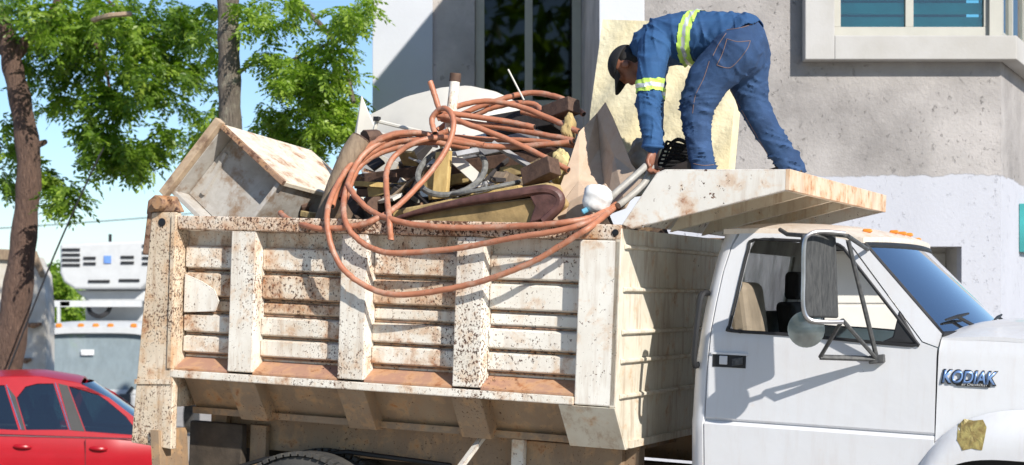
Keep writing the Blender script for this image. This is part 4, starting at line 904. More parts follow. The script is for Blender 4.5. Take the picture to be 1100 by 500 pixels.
br.tube([A, Bp], .011, 7); br.tube([A, Cp], .011, 7); br.tube([Bp, Cp], .015, 7)
br.tube([mp(911, 259, ym+.02), Cp], .013, 7); br.tube([mp(878, 250, ym), mp(911, 254, ym+.02)], .011, 7)
br.tube([mp(838, 247, YC+.06), mp(846, 252, YC-.05), mp(874, 254, ym-.0)], .012, 7)
br.tube([mp(911, 254, ym+.02), mp(932, 268, YC+.08)], .012, 7)
br.build('mirror_bracket', 'black_dusty', mo, smooth=True)
MB().obox(Cp, (.04, 0, .006), (0, .02, 0), (-.002, 0, .022)).build('bracket_foot', 'black_dusty', mo, bevel=.006)
# ================================================================== THE LOAD (world frame, placed on planes of the truck)
P3 = lambda l: [tpw(*p) for p in l]
def slab_(pts, thick, name, m, label, cat, group=None, bevel=.004, vec=None):
    a = P3(pts); t = vec if vec is not None else TL*thick
    b = MB(); b.prism(a, [p+t for p in a]); return tag(b.build(name, m, bevel=bevel), label, cat, group)
# heap under everything
def heapf(u, v):
    x = lerp(-2.92, -.06, u); y = lerp(.17, Wb-.2, v)
    h = -.30+.42*math.sin(math.pi*v)**.7*math.sin(math.pi*min(1, max(0, u)))**.35+.07*math.sin(u*41+v*13)+.06*math.sin(v*29-u*17)+.04*math.sin(u*77+v*51)
    return tw(x, y, h)
b = MB(); b.grid(heapf, 50, 34, TU*-.6); hp_ = b.build('debris_heap', 'heap'); kind(hp_, 'stuff'); tag(hp_, 'brown heap of broken scrap filling the dump bed', 'debris')
# --- old cabinet lying on its corner
cabn = thing('cabinet', 'weathered white wooden cabinet tipped on its corner, open front showing grey inside', 'cabinet', tw(-2.75, .8, -.1))
A, Lc, Rc = tpw(238, 133, .50), tpw(182, 206, .40), tpw(304, 194, .40)
Bc = Lc+Rc-A; dv = TL*.85+TF*.16+TU*-.10
nl = (Lc-A).normalized(); nr = (Rc-A).normalized()
def panel(a, c, d, inn, th, name, m):
    q = [a, c, c+d, a+d]; b = MB(); b.prism(q, [p+inn*th for p in q]); return b.build(name, m, cabn, bevel=.004)
mid = dv*.52
panel(A, Rc+nr*.02, dv*.5, nl, .03, 'top_board', 'cabinet_skin'); panel(A+dv*.506, Rc+nr*.02+dv*.506, dv*.494, nl, .026, 'top_board', 'cabinet_skin')
panel(A+nl*.031, Lc, dv, nr, .03, 'side_board', 'cabinet_inside'); panel(Lc+nr*.031, Bc, dv, -nl, .03, 'side_board', 'cabinet_inside'); panel(Rc+nl*.031, Bc-nl*.031, dv, -nr, .03, 'bottom_board', 'cabinet_inside')
b = MB(); ins = nl*.035+nr*.035; q = [A+ins, Rc+nl*.035-nr*.035, Bc-ins, Lc-nl*.035+nr*.035]; b.prism([p+dv*.14 for p in q], [p+dv*.18 for p in q]); b.build('back_board', 'cabinet_inside', cabn)
fw = -dv.normalized(); o1 = A-nr*.045
b = MB(); q = [A-nl*.02-nr*.03, Lc+nl*.03-nr*.03, Lc+nl*.03+nr*.03, A-nl*.02+nr*.03]; b.prism([p+fw*.003 for p in q], [p+fw*.05 for p in q]); b.build('edge_board', 'wood_pale', cabn, bevel=.005)
b = MB(); q = [A+nr*.035-nl*.012, Rc+nr*.03-nl*.012, Rc+nr*.03+nl*.02, A+nr*.035+nl*.02]; b.prism([p+fw*.003 for p in q], [p+fw*.03 for p in q]); b.build('rusty_edge', 'rust', cabn, bevel=.003)
b = MB(); q = [A+nl*.16+nr*.07, A+nl*.16+nr*.10, A+nl*.46+nr*.15, A+nl*.46+nr*.12]; b.prism([p+dv*.115 for p in q], [p+dv*.138 for p in q]); b.build('inner_rib', 'cabinet_inside', cabn)
# --- log and long beams
lg = thing('log', 'thick grey brown log with a broken dark end standing beside the cabinet', 'log', tpw(350, 236, .40))
P = P3([(347, 240, .38), (362, 200, .42), (376, 168, .46), (388, 149, .50)]); b = MB(); b.tube(spline(P, 4), [.058, .06, .061, .062, .064, .064, .065, .066, .067, .067, .066, .066, .062], 14); b.build('bark_body', 'wood_grey', lg, smooth=True)
e0, d0 = P[-1], (P[-1]-P[-2]).normalized(); b = MB(); b.lathe([(.001, .064), (.01, .05), (-.0, .03), (-.01, .005)], e0, d0, 14); b.build('broken_end', 'wood_dark', lg)
b = MB(); b.tube(P3([(392, 150, .55), (404, 148, .62), (412, 153, .7)]), [.06, .052, .03], 9); tag(b.build('wood_stump', 'wood_dark'), 'short dark rotten stump behind the top of the log', 'wood')
def beam(p0, p1, hh, dd, name, m, label, group=None, cat='beam', tw_=0):
    a, c = tpw(*p0), tpw(*p1); ax = (c-a)/2; side = TL*dd; up = ax.cross(side).normalized()*hh
    if up.z < 0: up = -up
    if tw_: up = up*math.cos(tw_)+side.normalized()*hh*math.sin(tw_); side = ax.cross(up).normalized()*dd
    b = MB(); b.obox((a+c)/2, ax, side, up); return tag(b.build(name, m, bevel=.006), label, cat, group)
beam((384, 196, .95), (602, 166, .85), .045, .05, 'beam', 'wood_dark', 'long dark brown beam under the coiled hoses')
beam((398, 207, .82), (606, 176, .76), .032, .04, 'foam_strip', 'foam_dirty', 'long dirty yellow foam strip below the dark beam', cat='foam')
beam((477, 163, .58), (473, 214, .50), .05, .02, 'plank', 'wood_yellow', 'short upright yellow plank inside the bicycle tyre', cat='plank')
beam((463, 186, .60), (466, 214, .55), .03, .015, 'plank', 'wood_yellow', 'small split yellow plank left of the upright plank', cat='plank')
beam((424, 231, .42), (560, 203, .42), .022, .03, 'plank', 'wood_yellow', 'long thin yellow plank lying over the upholstered seat', cat='plank')
slab_([(430, 196, .9), (470, 182, .95), (500, 190, .9), (470, 212, .8)], .012, 'tan_board', 'cardboard', 'tan torn board lying behind the upright yellow plank', 'board', vec=TL*.05+TU*.02)
slab_([(520, 170, 1.0), (575, 160, 1.0), (590, 176, .9), (535, 190, .88)], .012, 'grey_board', 'wood_grey', 'grey dusty board lying behind the spoked wheel', 'board', vec=TL*.05+TU*.02)
beam((588, 124, .95), (617, 113, .85), .048, .05, 'wood_block', 'wood_dark', 'dark brown wooden block on top beside the cardboard', cat='wood block', tw_=.3)
beam((566, 192, .52), (596, 178, .46), .055, .05, 'wood_block', 'wood_dark', 'dark brown block above the end of the upholstered seat', cat='wood block', tw_=.25)
beam((500, 168, 1.1), (585, 150, 1.0), .05, .08, 'wood_block', 'grey_scrap', 'long grey concrete chunk behind the straight hoses', cat='chunk', tw_=.2)
beam((530, 140, 1.25), (600, 128, 1.15), .07, .08, 'wood_block', 'dark_scrap', 'black charred block under the upper hose arcs', cat='block', tw_=.3)
# --- upholstered seat piece
st = thing('sofa_seat', 'torn tan upholstered sofa seat with brown vinyl edge lying on the bed rail', 'sofa seat', tpw(510, 244, .5))
a = P3([(418, 243, .26), (440, 232, .26), (500, 221, .26), (560, 214, .26), (592, 210, .26), (601, 219, .26), (585, 236, .26), (560, 246, .26)])
b = MB(); b.prism(a, [p+TL*.45 for p in a]); b.build('cushion', 'upholstery', st, bevel=.02, seg=3)
b = MB(); P = spline(P3([(424, 236, .25), (450, 228, .24), (500, 217, .23), (550, 209, .23), (585, 204, .24), (600, 210, .25), (600, 222, .25), (584, 238, .24)]), 5); b.tube(P, [.012+.018*min(1, i/12) for i in range(len(P))], 9); b.build('vinyl_edge', 'vinyl_brown', st, smooth=True)
b = MB(); a = P3([(430, 224, .34), (500, 212, .34), (588, 196, .34), (594, 205, .34), (500, 220, .34), (432, 231, .34)]); b.prism(a, [p+TL*.3 for p in a]); b.build('foam_layer', 'foam_dirty', st, bevel=.01)
b = MB(); a = P3([(566, 205, .225), (590, 204, .225), (602, 216, .225), (590, 234, .225), (568, 240, .225), (574, 222, .225)]); b.prism(a, [p+TL*.03 for p in a]); b.build('vinyl_panel', 'vinyl_brown', st, bevel=.008)
# --- foam lumps
def lump(px, py, y, r, name, m, label, seed, cat='foam', sq=(1, 1, 1), group=None, am=1.):
    rr = np.random.default_rng(seed); bm = bmesh.new(); bmesh.ops.create_icosphere(bm, subdivisions=4, radius=1)
    ph = rr.uniform(0, 6, 9); c = tpw(px, py, y); b = MB(); vs_ = []
    for v in bm.verts:
        p = v.co; k = 1+am*(.16*math.sin(3*p.x+ph[0])*math.sin(3*p.y+ph[1])+.12*math.sin(5*p.z+ph[2]+2*p.x)+.07*math.sin(9*p.y+ph[3]+5*p.z)+.05*math.sin(17*p.x+ph[4]+6*p.z)*math.sin(15*p.z+ph[5]+7*p.y)+.035*math.sin(31*p.y+9*p.x+ph[6])*math.sin(27*p.z+ph[7]))
        vs_.append(c+TF*p.x*r*sq[0]*k+TL*p.y*r*sq[1]*k+TU*p.z*r*sq[2]*k)
    bm.verts.index_update(); b.add(vs_, [tuple(v.index for v in f.verts) for f in bm.faces]); bm.free(); o = b.build(name, m, smooth=True); return tag(o, label, cat, group)
lump(603, 180, .66, .07, 'foam_lump', 'foam', 'yellow foam lump beside the left edge of the cardboard', 4, sq=(.9, .8, 1.6))
lump(611, 140, .78, .055, 'foam_lump', 'foam_dirty', 'small yellow foam lump below the dark wooden block', 5, sq=(.8, .8, 1.5))
lump(588, 205, .55, .05, 'foam_lump', 'foam_dirty', 'dirty yellow foam lump above the seat corner', 6)
# --- white fibreglass sheet, splinter, small frame
topx = [385, 398, 436, 475, 503, 531, 548, 566, 590]; topy = [128, 123, 104, 94, 92, 98, 106, 118, 140]
def shf(u, v):
    px = lerp(388, 585, u); return tpw(px, lerp(np.interp(px, topx, topy), 185, v), 1.55-.35*math.sin(math.pi*u)*v-.12*v)
b = MB(); b.grid(shf, 30, 8, TL*.012); tag(b.build('curved_sheet', 'fibreglass', smooth=True), 'big white curved fibreglass sheet standing behind the hoses', 'sheet')
slab_([(388, 103, 1.0), (395, 120, 1.0), (402, 135, 1.0), (404, 172, .95), (378, 175, .95), (381, 142, 1.0)], .015, 'splinter_board', 'fibreglass', 'pointed white splinter of board left of the curved sheet', 'board')
fr = thing('metal_frame', 'small white metal frame with black corners on the curved sheet', 'frame', tpw(430, 150, .8))
for p0, p1, w_ in (((405, 129, .8), (402, 142, .8), .012), ((404, 130, .8), (470, 146, .8), .012), ((402, 142, .8), (470, 158, .8), .008)):
    MB().tube(P3([p0, p1]), w_, 6).build('frame_bar', 'fibreglass', fr)
for p in ((405, 128, .79), (402, 142, .79)): MB().obox(tpw(*p), TF*.018, TL*.018, TU*.014).build('corner', 'black_trim', fr)
# --- pipe and rods
pp = thing('steel_pipe', 'white rusted steel pipe standing upright with a brown cap', 'pipe', tpw(476, 205, .70))
b = MB(); b.tube(P3([(489, 84, .80), (483, 140, .76), (475, 212, .70)]), .032, 14); b.build('tube', 'bed_white', pp, smooth=True)
b = MB(); b.tube(P3([(489.4, 79, .80), (488.6, 88, .80)]), .036, 14); b.build('cap', 'wood_dark', pp, smooth=True)
b = MB(); b.tube(P3([(546, 75, 1.0), (563, 108, .95)]), .006, 6); tag(b.build('thin_rod', 'fibreglass'), 'thin white rod poking up in front of the dark window', 'rod')
# --- bicycle tyre and wheel
def ringpts(c, u, v, n=40): return [c+u*math.cos(t)+v*math.sin(t) for t in np.linspace(0, 2*math.pi, n+1)[:-1]]
c = tpw(485, 184, .60); u = TF*.215+TU*-.02; v = TU*.155+TL*.16
b = MB(); b.tube(ringpts(c, u, v, 48), .019, 8, closed=True); ty = tag(b.build('bicycle_tyre', 'tyre_grey', smooth=True), 'bare grey bicycle tyre standing round the yellow plank', 'tyre')
wh = thing('bicycle_wheel', 'spoked bicycle wheel lying nearly flat on the sofa seat', 'wheel', tpw(524, 212, .55))
c = tpw(522, 202, .55); u = TF*.20+TU*.035; v = TL*.20+TU*.035; nn = u.cross(v).normalized()
MB().tube(ringpts(c, u, v, 40), .013, 7, closed=True).build('tyre', 'tyre_grey', wh, smooth=True)
MB().tube(ringpts(c, u*.92, v*.92, 40), .009, 6, closed=True).build('rim', 'steel', wh, smooth=True)
MB().tube([c-nn*.04, c+nn*.04], .02, 8).build('hub', 'steel', wh)
for i in range(20):
    t = 2*math.pi*i/20; MB().tube([c+nn*(.03 if i % 2 else -.03), c+(u*math.cos(t+.2)+v*math.sin(t+.2))*.91], .0022, 4).build('spoke', 'steel', wh)
# --- cardboard
cbd = thing('cardboard_sheet', 'torn folded brown cardboard sheet leaning beside the bending man', 'cardboard', tpw(640, 238, .5))
fold = [(641, 122, .86), (644, 160, .80), (648, 196, .66), (650, 232, .40)]
lf = [(641, 122, .86), (622, 142, .72), (613, 170, .62), (600, 205, .5), (606, 215, .46), (600, 224, .44), (592, 236, .36), (620, 240, .32), (650, 232, .40)]
def sheet(l, name):
    a = P3(l); c = sum(a, Vector())/len(a); b = MB(); n_ = len(a)
    b.add(a+[c]+[p+TL*.008 for p in a+[c]], [(i, (i+1) % n_, n_) for i in range(n_)]+[(n_+1+(i+1) % n_, n_+1+i, 2*n_+1) for i in range(n_)]+[(i, n_+1+i, n_+1+(i+1) % n_, (i+1) % n_) for i in range(n_)])
    return b.build(name, 'cardboard', cbd)
sheet(lf[:1]+lf[1:]+[(648, 196, .66), (644, 160, .80)], 'left_flap')
sheet([(641.3, 122, .86), (644.3, 160, .80), (648.3, 196, .66), (650.3, 232, .40), (672, 224, .30), (690, 192, .42), (678, 176, .5), (668, 150, .62), (658, 126, .74), (650, 110, .84)], 'right_flap')
slab_([(612, 216, .30), (650, 197, .30), (656, 206, .30), (622, 236, .30), (606, 237, .30)], .01, 'cardboard_strip', 'cardboard', 'loose brown cardboard strip under the white plastic jug', 'cardboard')
# --- plastic jug
jg = thing('plastic_jug', 'crumpled white plastic jug with blue cap in front of the cardboard', 'jug', tpw(642, 232, .2))
ORGs = tpw(642, 213, .20)
o = lump(642, 213, .20, .080, 'jug_tmp', 'white_plastic', 'x', 33, sq=(1.05, .85, 1.0), am=.45); me = o.data; bpy.data.objects.remove(o); me.name = 'jug_body'
o = bpy.data.objects.new('jug_body', me); COL.objects.link(o); o.parent = jg
zmin = min((Vector(v.co)).z for v in me.vertices); o.location = Vector((tpw(642, 213, .20)))-ORG[jg.name]-Vector((0, 0, -zmin-.0))*0+Vector((0, 0, -.085))
ORG['jug_body'] = ORG[jg.name]
b = MB(); c = tpw(628, 227, .15); b.lathe([(-.02, .012), (-.02, .016), (.01, .017), (.016, .012)], c, (TF*-.8+TU*-.5-TL*.3), 12); b.build('cap', 'blue_plastic', jg, smooth=True)
# --- grey bag behind the hand, black crate
lump(690, 168, .95, .10, 'plastic_sack', 'hose_grey', 'grey plastic sack bulging behind the hand of the man', 14, 'sack', (.8, .6, 1.1))
kr = thing('plastic_crate', 'black slatted plastic crate between the arm and leg of the man', 'crate', tpw(724, 186, .85))
ca, cb_, cc, cdd = tpw(702, 186, .95), tpw(748, 184, .95), tpw(742, 158, .95), tpw(716, 152, .95)
for i in range(9):
    t = i/8; p0, p1 = ca.lerp(cdd, t), cb_.lerp(cc, t); MB().tube([p0, p1], .0075, 5).build('slat', 'cap_black', kr)
for i in range(7):
    t = i/6; p0, p1 = ca.lerp(cb_, t)+TL*.006, cdd.lerp(cc, t)+TL*.006; MB().tube([p0, p1], .009 if i in (0, 6) else .006, 5).build('slat', 'cap_black', kr)
q = [ca, cb_, cc, cdd]; MB().prism([p+TL*.12 for p in q], [p+TL*.14 for p in q]).build('back_side', 'cap_black', kr)
MB().tube(spline(P3([(716, 160, .9), (728, 150, .88), (742, 158, .9), (744, 170, .9)]), 6), .012, 6).build('handle', 'cap_black', kr, smooth=True)
# --- yellow slab behind the man
a = P3([(647.5, 21, 1.52), (690, 20, 1.52), (735, 24, 1.52), (793, 40, 1.50), (789, 100, 1.46), (783, 178, 1.42), (781, 200, 1.40), (690, 225, 1.38), (640, 215, 1.40), (632, 150, 1.44)])
def slf(u, v):
    l = [(647.5, 21), (634, 120), (628, 215)]; r_ = [(795, 26), (790, 100), (781, 200)]
    pxl = np.interp(v, [0, .5, 1], [q[0] for q in l]); pyl = np.interp(v, [0, .5, 1], [q[1] for q in l]); pxr = np.interp(v, [0, .5, 1], [q[0] for q in r_]); pyr = np.interp(v, [0, .5, 1], [q[1] for q in r_])
    return tpw(lerp(pxl, pxr, u), lerp(pyl, pyr, u), 1.5-.16*v+.02*math.sin(u*9+v*5)+.012*math.sin(v*17+u*23))
b = MB(); b.grid(slf, 28, 28, TL*.13); tag(b.build('foam_slab', 'slab', smooth=True, split=30), 'big pale yellow foam slab standing behind the man', 'foam slab')
# --- white and dark broken pieces showing between the hoses
junk = [((440, 200, .85), .10, 'fibreglass', 'white broken sheet piece left of the bicycle tyre'), ((425, 210, .75), .08, 'dark_scrap', 'black scrap chunk behind the hanging cut hose end'), ((505, 188, .95), .09, 'fibreglass', 'white broken sheet piece inside the bicycle tyre'), ((548, 182, 1.0), .10, 'fibreglass', 'white broken sheet piece above the spoked wheel'), ((520, 176, 1.05), .07, 'dark_scrap', 'black scrap chunk right of the white pipe'),
 ((560, 165, 1.1), .1, 'dark_scrap', 'black scrap chunk under the level orange hose'), ((405, 215, .7), .08, 'wood_dark', 'dark wood chunk behind the left coil near the rail'), ((398, 197, 1.1), .1, 'wood_dark', 'dark wood chunk right of the log'), ((556, 148, 1.3), .10, 'grey_scrap', 'grey chunk under the open cut hose end'), ((432, 178, 1.15), .09, 'wood_grey', 'grey brown wood chunk inside the left coil'),
 ((450, 168, 1.2), .12, 'dark_scrap', 'large black scrap chunk below the small metal frame'), ((325, 218, .75), .10, 'wood_dark', 'dark wood chunk under the cabinet'), ((338, 227, .6), .08, 'foam_dirty', 'dirty yellow foam chunk between cabinet and log'), ((495, 206, .7), .06, 'dark_scrap', 'small black scrap chunk at the bottom of the bicycle tyre'), ((585, 152, 1.15), .09, 'dark_scrap', 'black scrap chunk left of the small yellow foam lump')]
rj = np.random.default_rng(21)
for p, r_, m__, lab in junk:
    c = tpw(*p); k = rj.normal(size=(3, 3)); q, _ = np.linalg.qr(k); ax = [Vector(q[i])*r_*s for i, s in enumerate((1, .62, .25))]
    b = MB(); b.obox(c-TU*.03, *ax); tag(b.build('scrap_piece', m__, bevel=.006), lab, 'scrap', 'scrap pieces wedged in the load')
rs_ = np.random.default_rng(5); b = MB(); pal = ['wood_dark', 'wood_grey', 'dark_scrap', 'fibreglass', 'foam_dirty', 'wood_yellow', 'grey_scrap', 'rust']
for i in range(42):
    px = rs_.uniform(392, 606); y_ = rs_.uniform(.5, 1.35); py = rs_.uniform(lerp(150, 200, (606-px)/500), 226)-14*(y_-.5)
    c = tpw(px, py, y_); k = rs_.normal(size=(3, 3)); k[0] = np.array(TF)*rs_.uniform(.6, 1.4)*rs_.choice([-1, 1])+np.array(TL)*rs_.normal()*.5+np.array(TU)*rs_.normal()*.35; q, _ = np.linalg.qr(k.T); q = q.T
    l_ = rs_.uniform(.05, .2); b.m = int(rs_.choice(8, p=[.12, .22, .08, .12, .16, .12, .12, .06])); b.obox(c, Vector(q[0])*l_, Vector(q[1])*rs_.uniform(.012, .055), Vector(q[2])*rs_.uniform(.004, .012))
kind(b.build('loose_splinters', pal, hp_), 'stuff')
# --- straps of black webbing
for i, l in enumerate(([(437, 214, .6), (446, 196, .66), (452, 186, .7)], [(405, 196, .8), (440, 205, .7), (462, 222, .5)], [(520, 196, .6), (536, 180, .75), (548, 170, .85)])):
    b = MB(); b.tube(spline(P3(l), 5), .016, 6); tag(b.build('rubber_strap', 'dark_scrap', smooth=True), ('short upright black rubber strap left of the bicycle tyre', 'long black rubber strap sagging below the bicycle tyre', 'black rubber strap behind the spoked wheel')[i], 'strap', None)
# --- orange hoses
HOSES = [
 ([(373, 198, .22), (384, 214, .10), (402, 229, .03), (425, 237, -.025), (450, 242, -.03), (500, 245, -.032), (575, 242, -.03), (615, 238, .0), (640, 232, .12), (662, 220, .3)], 'orange hose running along the front of the top rail, open end at its left'),
 ([(664, 222, .34), (648, 231, .16), (628, 240, -.01), (600, 248, -.05), (550, 256, -.06), (490, 267, -.06), (425, 272, -.06), (400, 267, -.06), (383, 256, -.06), (373, 243, -.05), (369, 225, .02), (372, 203, .2), (382, 178, .4), (398, 160, .5), (425, 147, .6), (452, 144, .7), (480, 147, .8), (525, 150, .85), (575, 152, .85), (618, 157, .8)], 'orange hose hanging in the middle loop over the white bed side'),
 ([(666, 219, .36), (652, 230, .18), (634, 244, -.03), (615, 256, -.06), (575, 280, -.07), (525, 300, -.07), (475, 312, -.07), (430, 317, -.07), (400, 311, -.07), (372, 293, -.07), (358, 270, -.07), (352, 247, -.06), (352, 225, .02), (360, 203, .2), (374, 180, .4), (392, 160, .5), (420, 146, .55), (450, 143, .6), (470, 150, .65)], 'orange hose hanging lowest in a long loop over the bed side'),
 ([(301, 229, .2), (310, 236, .12), (326, 242, .0), (350, 246, -.03), (385, 242, -.03), (405, 235, .0), (424, 224, .1), (455, 194, .3), (478, 163, .42), (487, 138, .48), (484, 121, .52), (474, 117, .56), (464, 128, .56), (467, 143, .52)], 'orange hose rising from the left rail to a loop round the white pipe'),
 ([(420, 258, -.03), (418, 236, -.02), (415, 200, .2), (416, 182, .35), (426, 166, .45), (447, 153, .5), (476, 148, .6), (520, 156, .62)], 'orange hose whose cut end hangs straight down over the rail'),
 ([(470, 124, .66), (490, 129, .66), (550, 152, .62), (611, 183, .55)], 'straight orange hose slanting down towards the yellow foam lump'),
 ([(470, 140, .8), (500, 121, .9), (545, 105, 1.), (575, 100, 1.05), (605, 107, 1.), (627, 123, .9)], 'orange hose forming the topmost arc of the load'),
 ([(470, 128, .75), (490, 115, .8), (525, 109, .85), (565, 117, .85), (622, 142, .75)], 'orange hose arching just below the topmost arc'),
 ([(476, 121, .68), (540, 130, .74), (574, 137, .75)], 'short straight orange hose with an open cut end in mid load'),
 ([(474, 128, .72), (550, 139, .76), (616, 151, .72)], 'straight orange hose just under the open cut end'),
 ([(505, 126, .95), (530, 116, .98), (555, 111, 1.), (575, 113, 1.), (583, 122, .95)], 'small inner arc of orange hose under the top arc'),
 ([(462, 88, .6), (467, 103, .6), (473, 122, .6)], 'short orange hose stub sticking up left of the pipe'),
 ([(366, 214, .25), (379, 186, .45), (397, 166, .52), (425, 153, .58), (455, 149, .62), (482, 141, .66)], 'orange hose on the inside of the left coil'),
 ([(357, 222, .12), (364, 198, .3), (377, 175, .46), (398, 155, .56), (428, 143, .64), (462, 146, .7), (500, 154, .72)], 'orange hose on the outside of the left coil'),
 ([(370, 218, .18), (383, 184, .46), (402, 168, .54), (430, 158, .6), (462, 153, .66), (505, 160, .7)], 'orange hose lowest in the left coil behind the others'),
 ([(560, 120, .95), (590, 128, .92), (618, 140, .8)], 'short orange hose between the top arcs and the cardboard'),
 ([(485, 152, .6), (540, 158, .64), (612, 153, .7)], 'orange hose lying level above the long dark beam')]
for l, lab in HOSES:
    P = spline(P3(l), 9); P = [p+Vector(tuple(rs_.normal(size=3)*.0009)) for p in P]; b = MB(); b.tube(P, [.0176*(1+.02*rs_.normal()) for _ in P], 10); o = tag(b.build('orange_hose', 'hose', smooth=True), lab, 'hose', 'orange hoses on the load')
    for e_, d_ in ((P[0], P[0]-P[1]), (P[-1], P[-1]-P[-2])):
        d_ = d_.normalized(); b = MB(); b.lathe([(-.002, .0145), (.0012, .0145)], e_, d_, 10); b.build('cut_end', 'hose_cut', o)
l = [(640, 236, .20), (655, 214, .22), (672, 198, .28), (688, 184, .36), (696, 177, .42), (699, 181, .45), (692, 197, .42), (676, 212, .34), (664, 221, .26)]
P = spline(P3(l), 8); b = MB(); b.tube(P, .020, 10); tag(b.build('grey_hose', 'hose_grey', smooth=True), 'bent grey hose held in the hand of the man', 'hose')
# ================================================================== THE MAN
foot = tw(.33, .62, .309)
man = thing('person', 'man in blue work shirt with lime reflective bands and jeans, bending over on the visor', 'person', foot)
def organic(chains, voxel, smooth=6, fold=None):
    """union of ball chains -> one smooth skin. chains: list of [(px,py,y,(rx,ry,rz)), ...] or world-free truck points"""
    bm = bmesh.new()
    def ball(c, r):
        m = Matrix.Translation(c) @ Matrix.Diagonal((*r, 1)); bmesh.ops.create_icosphere(bm, subdivisions=2, radius=1, matrix=m)
    for ch in chains:
        pts = [(c[0] if isinstance(c[0], Vector) else tp(*c[0]), c[1] if hasattr(c[1], '__len__') else (c[1],)*3) for c in ch]
        if len(pts) == 1: ball(*pts[0]); continue
        for (a, ra), (b2, rb) in zip(pts, pts[1:]):
            n_ = max(2, int((b2-a).length/(min(min(ra), min(rb))*.28)))
            for i in range(n_+1): t = i/n_; ball(a.lerp(b2, t), tuple(lerp(x, y, t) for x, y in zip(ra, rb)))
    me = bpy.data.meshes.new('tmp'); bm.to_mesh(me); bm.free(); o = bpy.data.objects.new('tmp', me); COL.objects.link(o)
    r_ = o.modifiers.new('r', 'REMESH'); r_.mode = 'VOXEL'; r_.voxel_size = voxel
    s2 = o.modifiers.new('s', 'SMOOTH'); s2.factor = .5; s2.iterations = smooth
    dg = bpy.context.evaluated_depsgraph_get(); dg.update(); m2 = bpy.data.meshes.new_from_object(o.evaluated_get(dg)); bpy.data.objects.remove(o)
    n = len(m2.vertices); co = np.zeros(n*3); m2.vertices.foreach_get('co', co); co = co.reshape(-1, 3); no = np.zeros(n*3); m2.vertices.foreach_get('normal', no); no = no.reshape(-1, 3)
    if fold is not None: co = co+no*fold(co)[:, None]
    F = [tuple(p.vertices) for p in m2.polygons]; bpy.data.meshes.remove(m2)
    return co, F
def wave(co, d, lam, amp, ph=0, warp=.9):
    d = np.array(d, float); d /= np.linalg.norm(d); s2 = co@d
    w_ = s2/lam*2*np.pi+ph+warp*np.sin(co[:, 0]*23+co[:, 2]*17)+warp*np.sin(co[:, 1]*31-co[:, 2]*11)
    n_ = .5+.5*np.sin(co[:, 0]*37+co[:, 1]*19+ph)*np.sin(co[:, 2]*29-co[:, 1]*23+2*ph)
    k = np.sin(w_*.62+1.3*np.sin(w_*.31+ph)); return (amp*(1-np.abs(k))**2.6*2.6-amp*.5)*n_*.95
def emit(co, F, name, m, parent, smooth=True, split=60):
    b = MB(); b.add([tw(*p) for p in co], F); return b.build(name, m, parent, smooth, split=split)
def win(co, c, r): c = np.array(c); return np.exp(-((co-c)**2).sum(1)/(2*r*r))
V_ = lambda *p: tp(*p)
yb = .74
# body under the clothes: head, neck, trunk, arms, legs in one skin
hc = tp(676, 71, .70); upv = Vector((-.93, 0, -.37)).normalized(); fcv = Vector((-.37, 0, -.93)).normalized()*1.0; fcv = Vector((-.30, .0, -.95)).normalized(); upv = Vector((-.95, 0, .30)).normalized(); lat = Vector((0, 1, 0))
hp = lambda u, f_, l: hc+upv*u+fcv*f_+lat*l
arm_n = [(tp(704, 50, .57), .05), (tp(697, 110, .48), .042), (tp(701, 160, .44), .03)]
arm_f = [(tp(704, 50, .90), .05), (tp(702, 110, .84), .042), (tp(704, 158, .74), .03)]
body = [[(hp(.025, -.01, 0), (.098, .076, .098))], [(hp(.05, 0, 0), .078)], [(hp(-.03, .045, 0), (.062, .055, .055)), (hp(-.075, .062, 0), (.035, .036, .03))],
        [(hp(-.01, .098, 0), .014), (hp(.035, .085, 0), .010)], [(hp(-.005, .0, -.078), (.028, .012, .022))], [(hp(-.005, .0, .078), (.028, .012, .022))], [(hp(.028, .088, -.03), .016)], [(hp(.028, .088, .03), .016)], [(hp(-.048, .095, -.018), .010), (hp(-.048, .095, .018), .010)],
        [(hp(-.06, -.02, 0), .055), (tp(700, 50, yb), .06)],
        [(tp(700, 48, yb), (.09, .16, .09)), (tp(730, 42, yb), (.12, .17, .12)), (tp(765, 42, yb), (.11, .15, .11)), (tp(798, 46, yb), (.12, .16, .12))],
        arm_n, arm_f,
        [(tp(792, 52, .66), .10), (tp(747, 116, .60), .07), (tp(752, 172, .58), .05)], [(tp(802, 55, .84), .10), (tp(812, 118, .90), .07), (tp(846, 172, .95), .05)]]
def hand(w_, d, side, sgn):
    """palm at the wrist, four curled fingers and a thumb"""
    d = Vector(d).normalized(); s = Vector(side).normalized(); n_ = d.cross(s).normalized()
    out = [[(w_, (.026, .026, .026)), (w_+d*.045, (.030, .024, .024)), (w_+d*.075, (.030, .024, .022))]]
    for i, (o_, L) in enumerate(((-.03, .068), (-.010, .078), (.010, .074), (.029, .058))):
        k0 = w_+d*.078+s*o_; k1 = k0+d*L*.45+n_*sgn*.012; k2 = k1+d*L*.22+n_*sgn*.026; k3 = k2-d*L*.12+n_*sgn*.022
        out.append([(k0, .0105), (k1, .0098), (k2, .009), (k3, .008)])
    t0 = w_+d*.03-s*.022; out.append([(t0, .013), (t0+d*.035-s*.022+n_*sgn*.012, .0115), (t0+d*.06-s*.02+n_*sgn*.03, .0095)])
    return out
body += hand(tp(701, 162, .44), tp(697, 176, .43)-tp(701, 160, .44), (.2, 1, 0), 1)
body += hand(tp(704, 160, .74), Vector((-.1, -.1, -1)), (.2, 1, 0), 1)
co, F = organic(body, .0075, 3); bo = emit(co, F, 'body', 'skin', man)
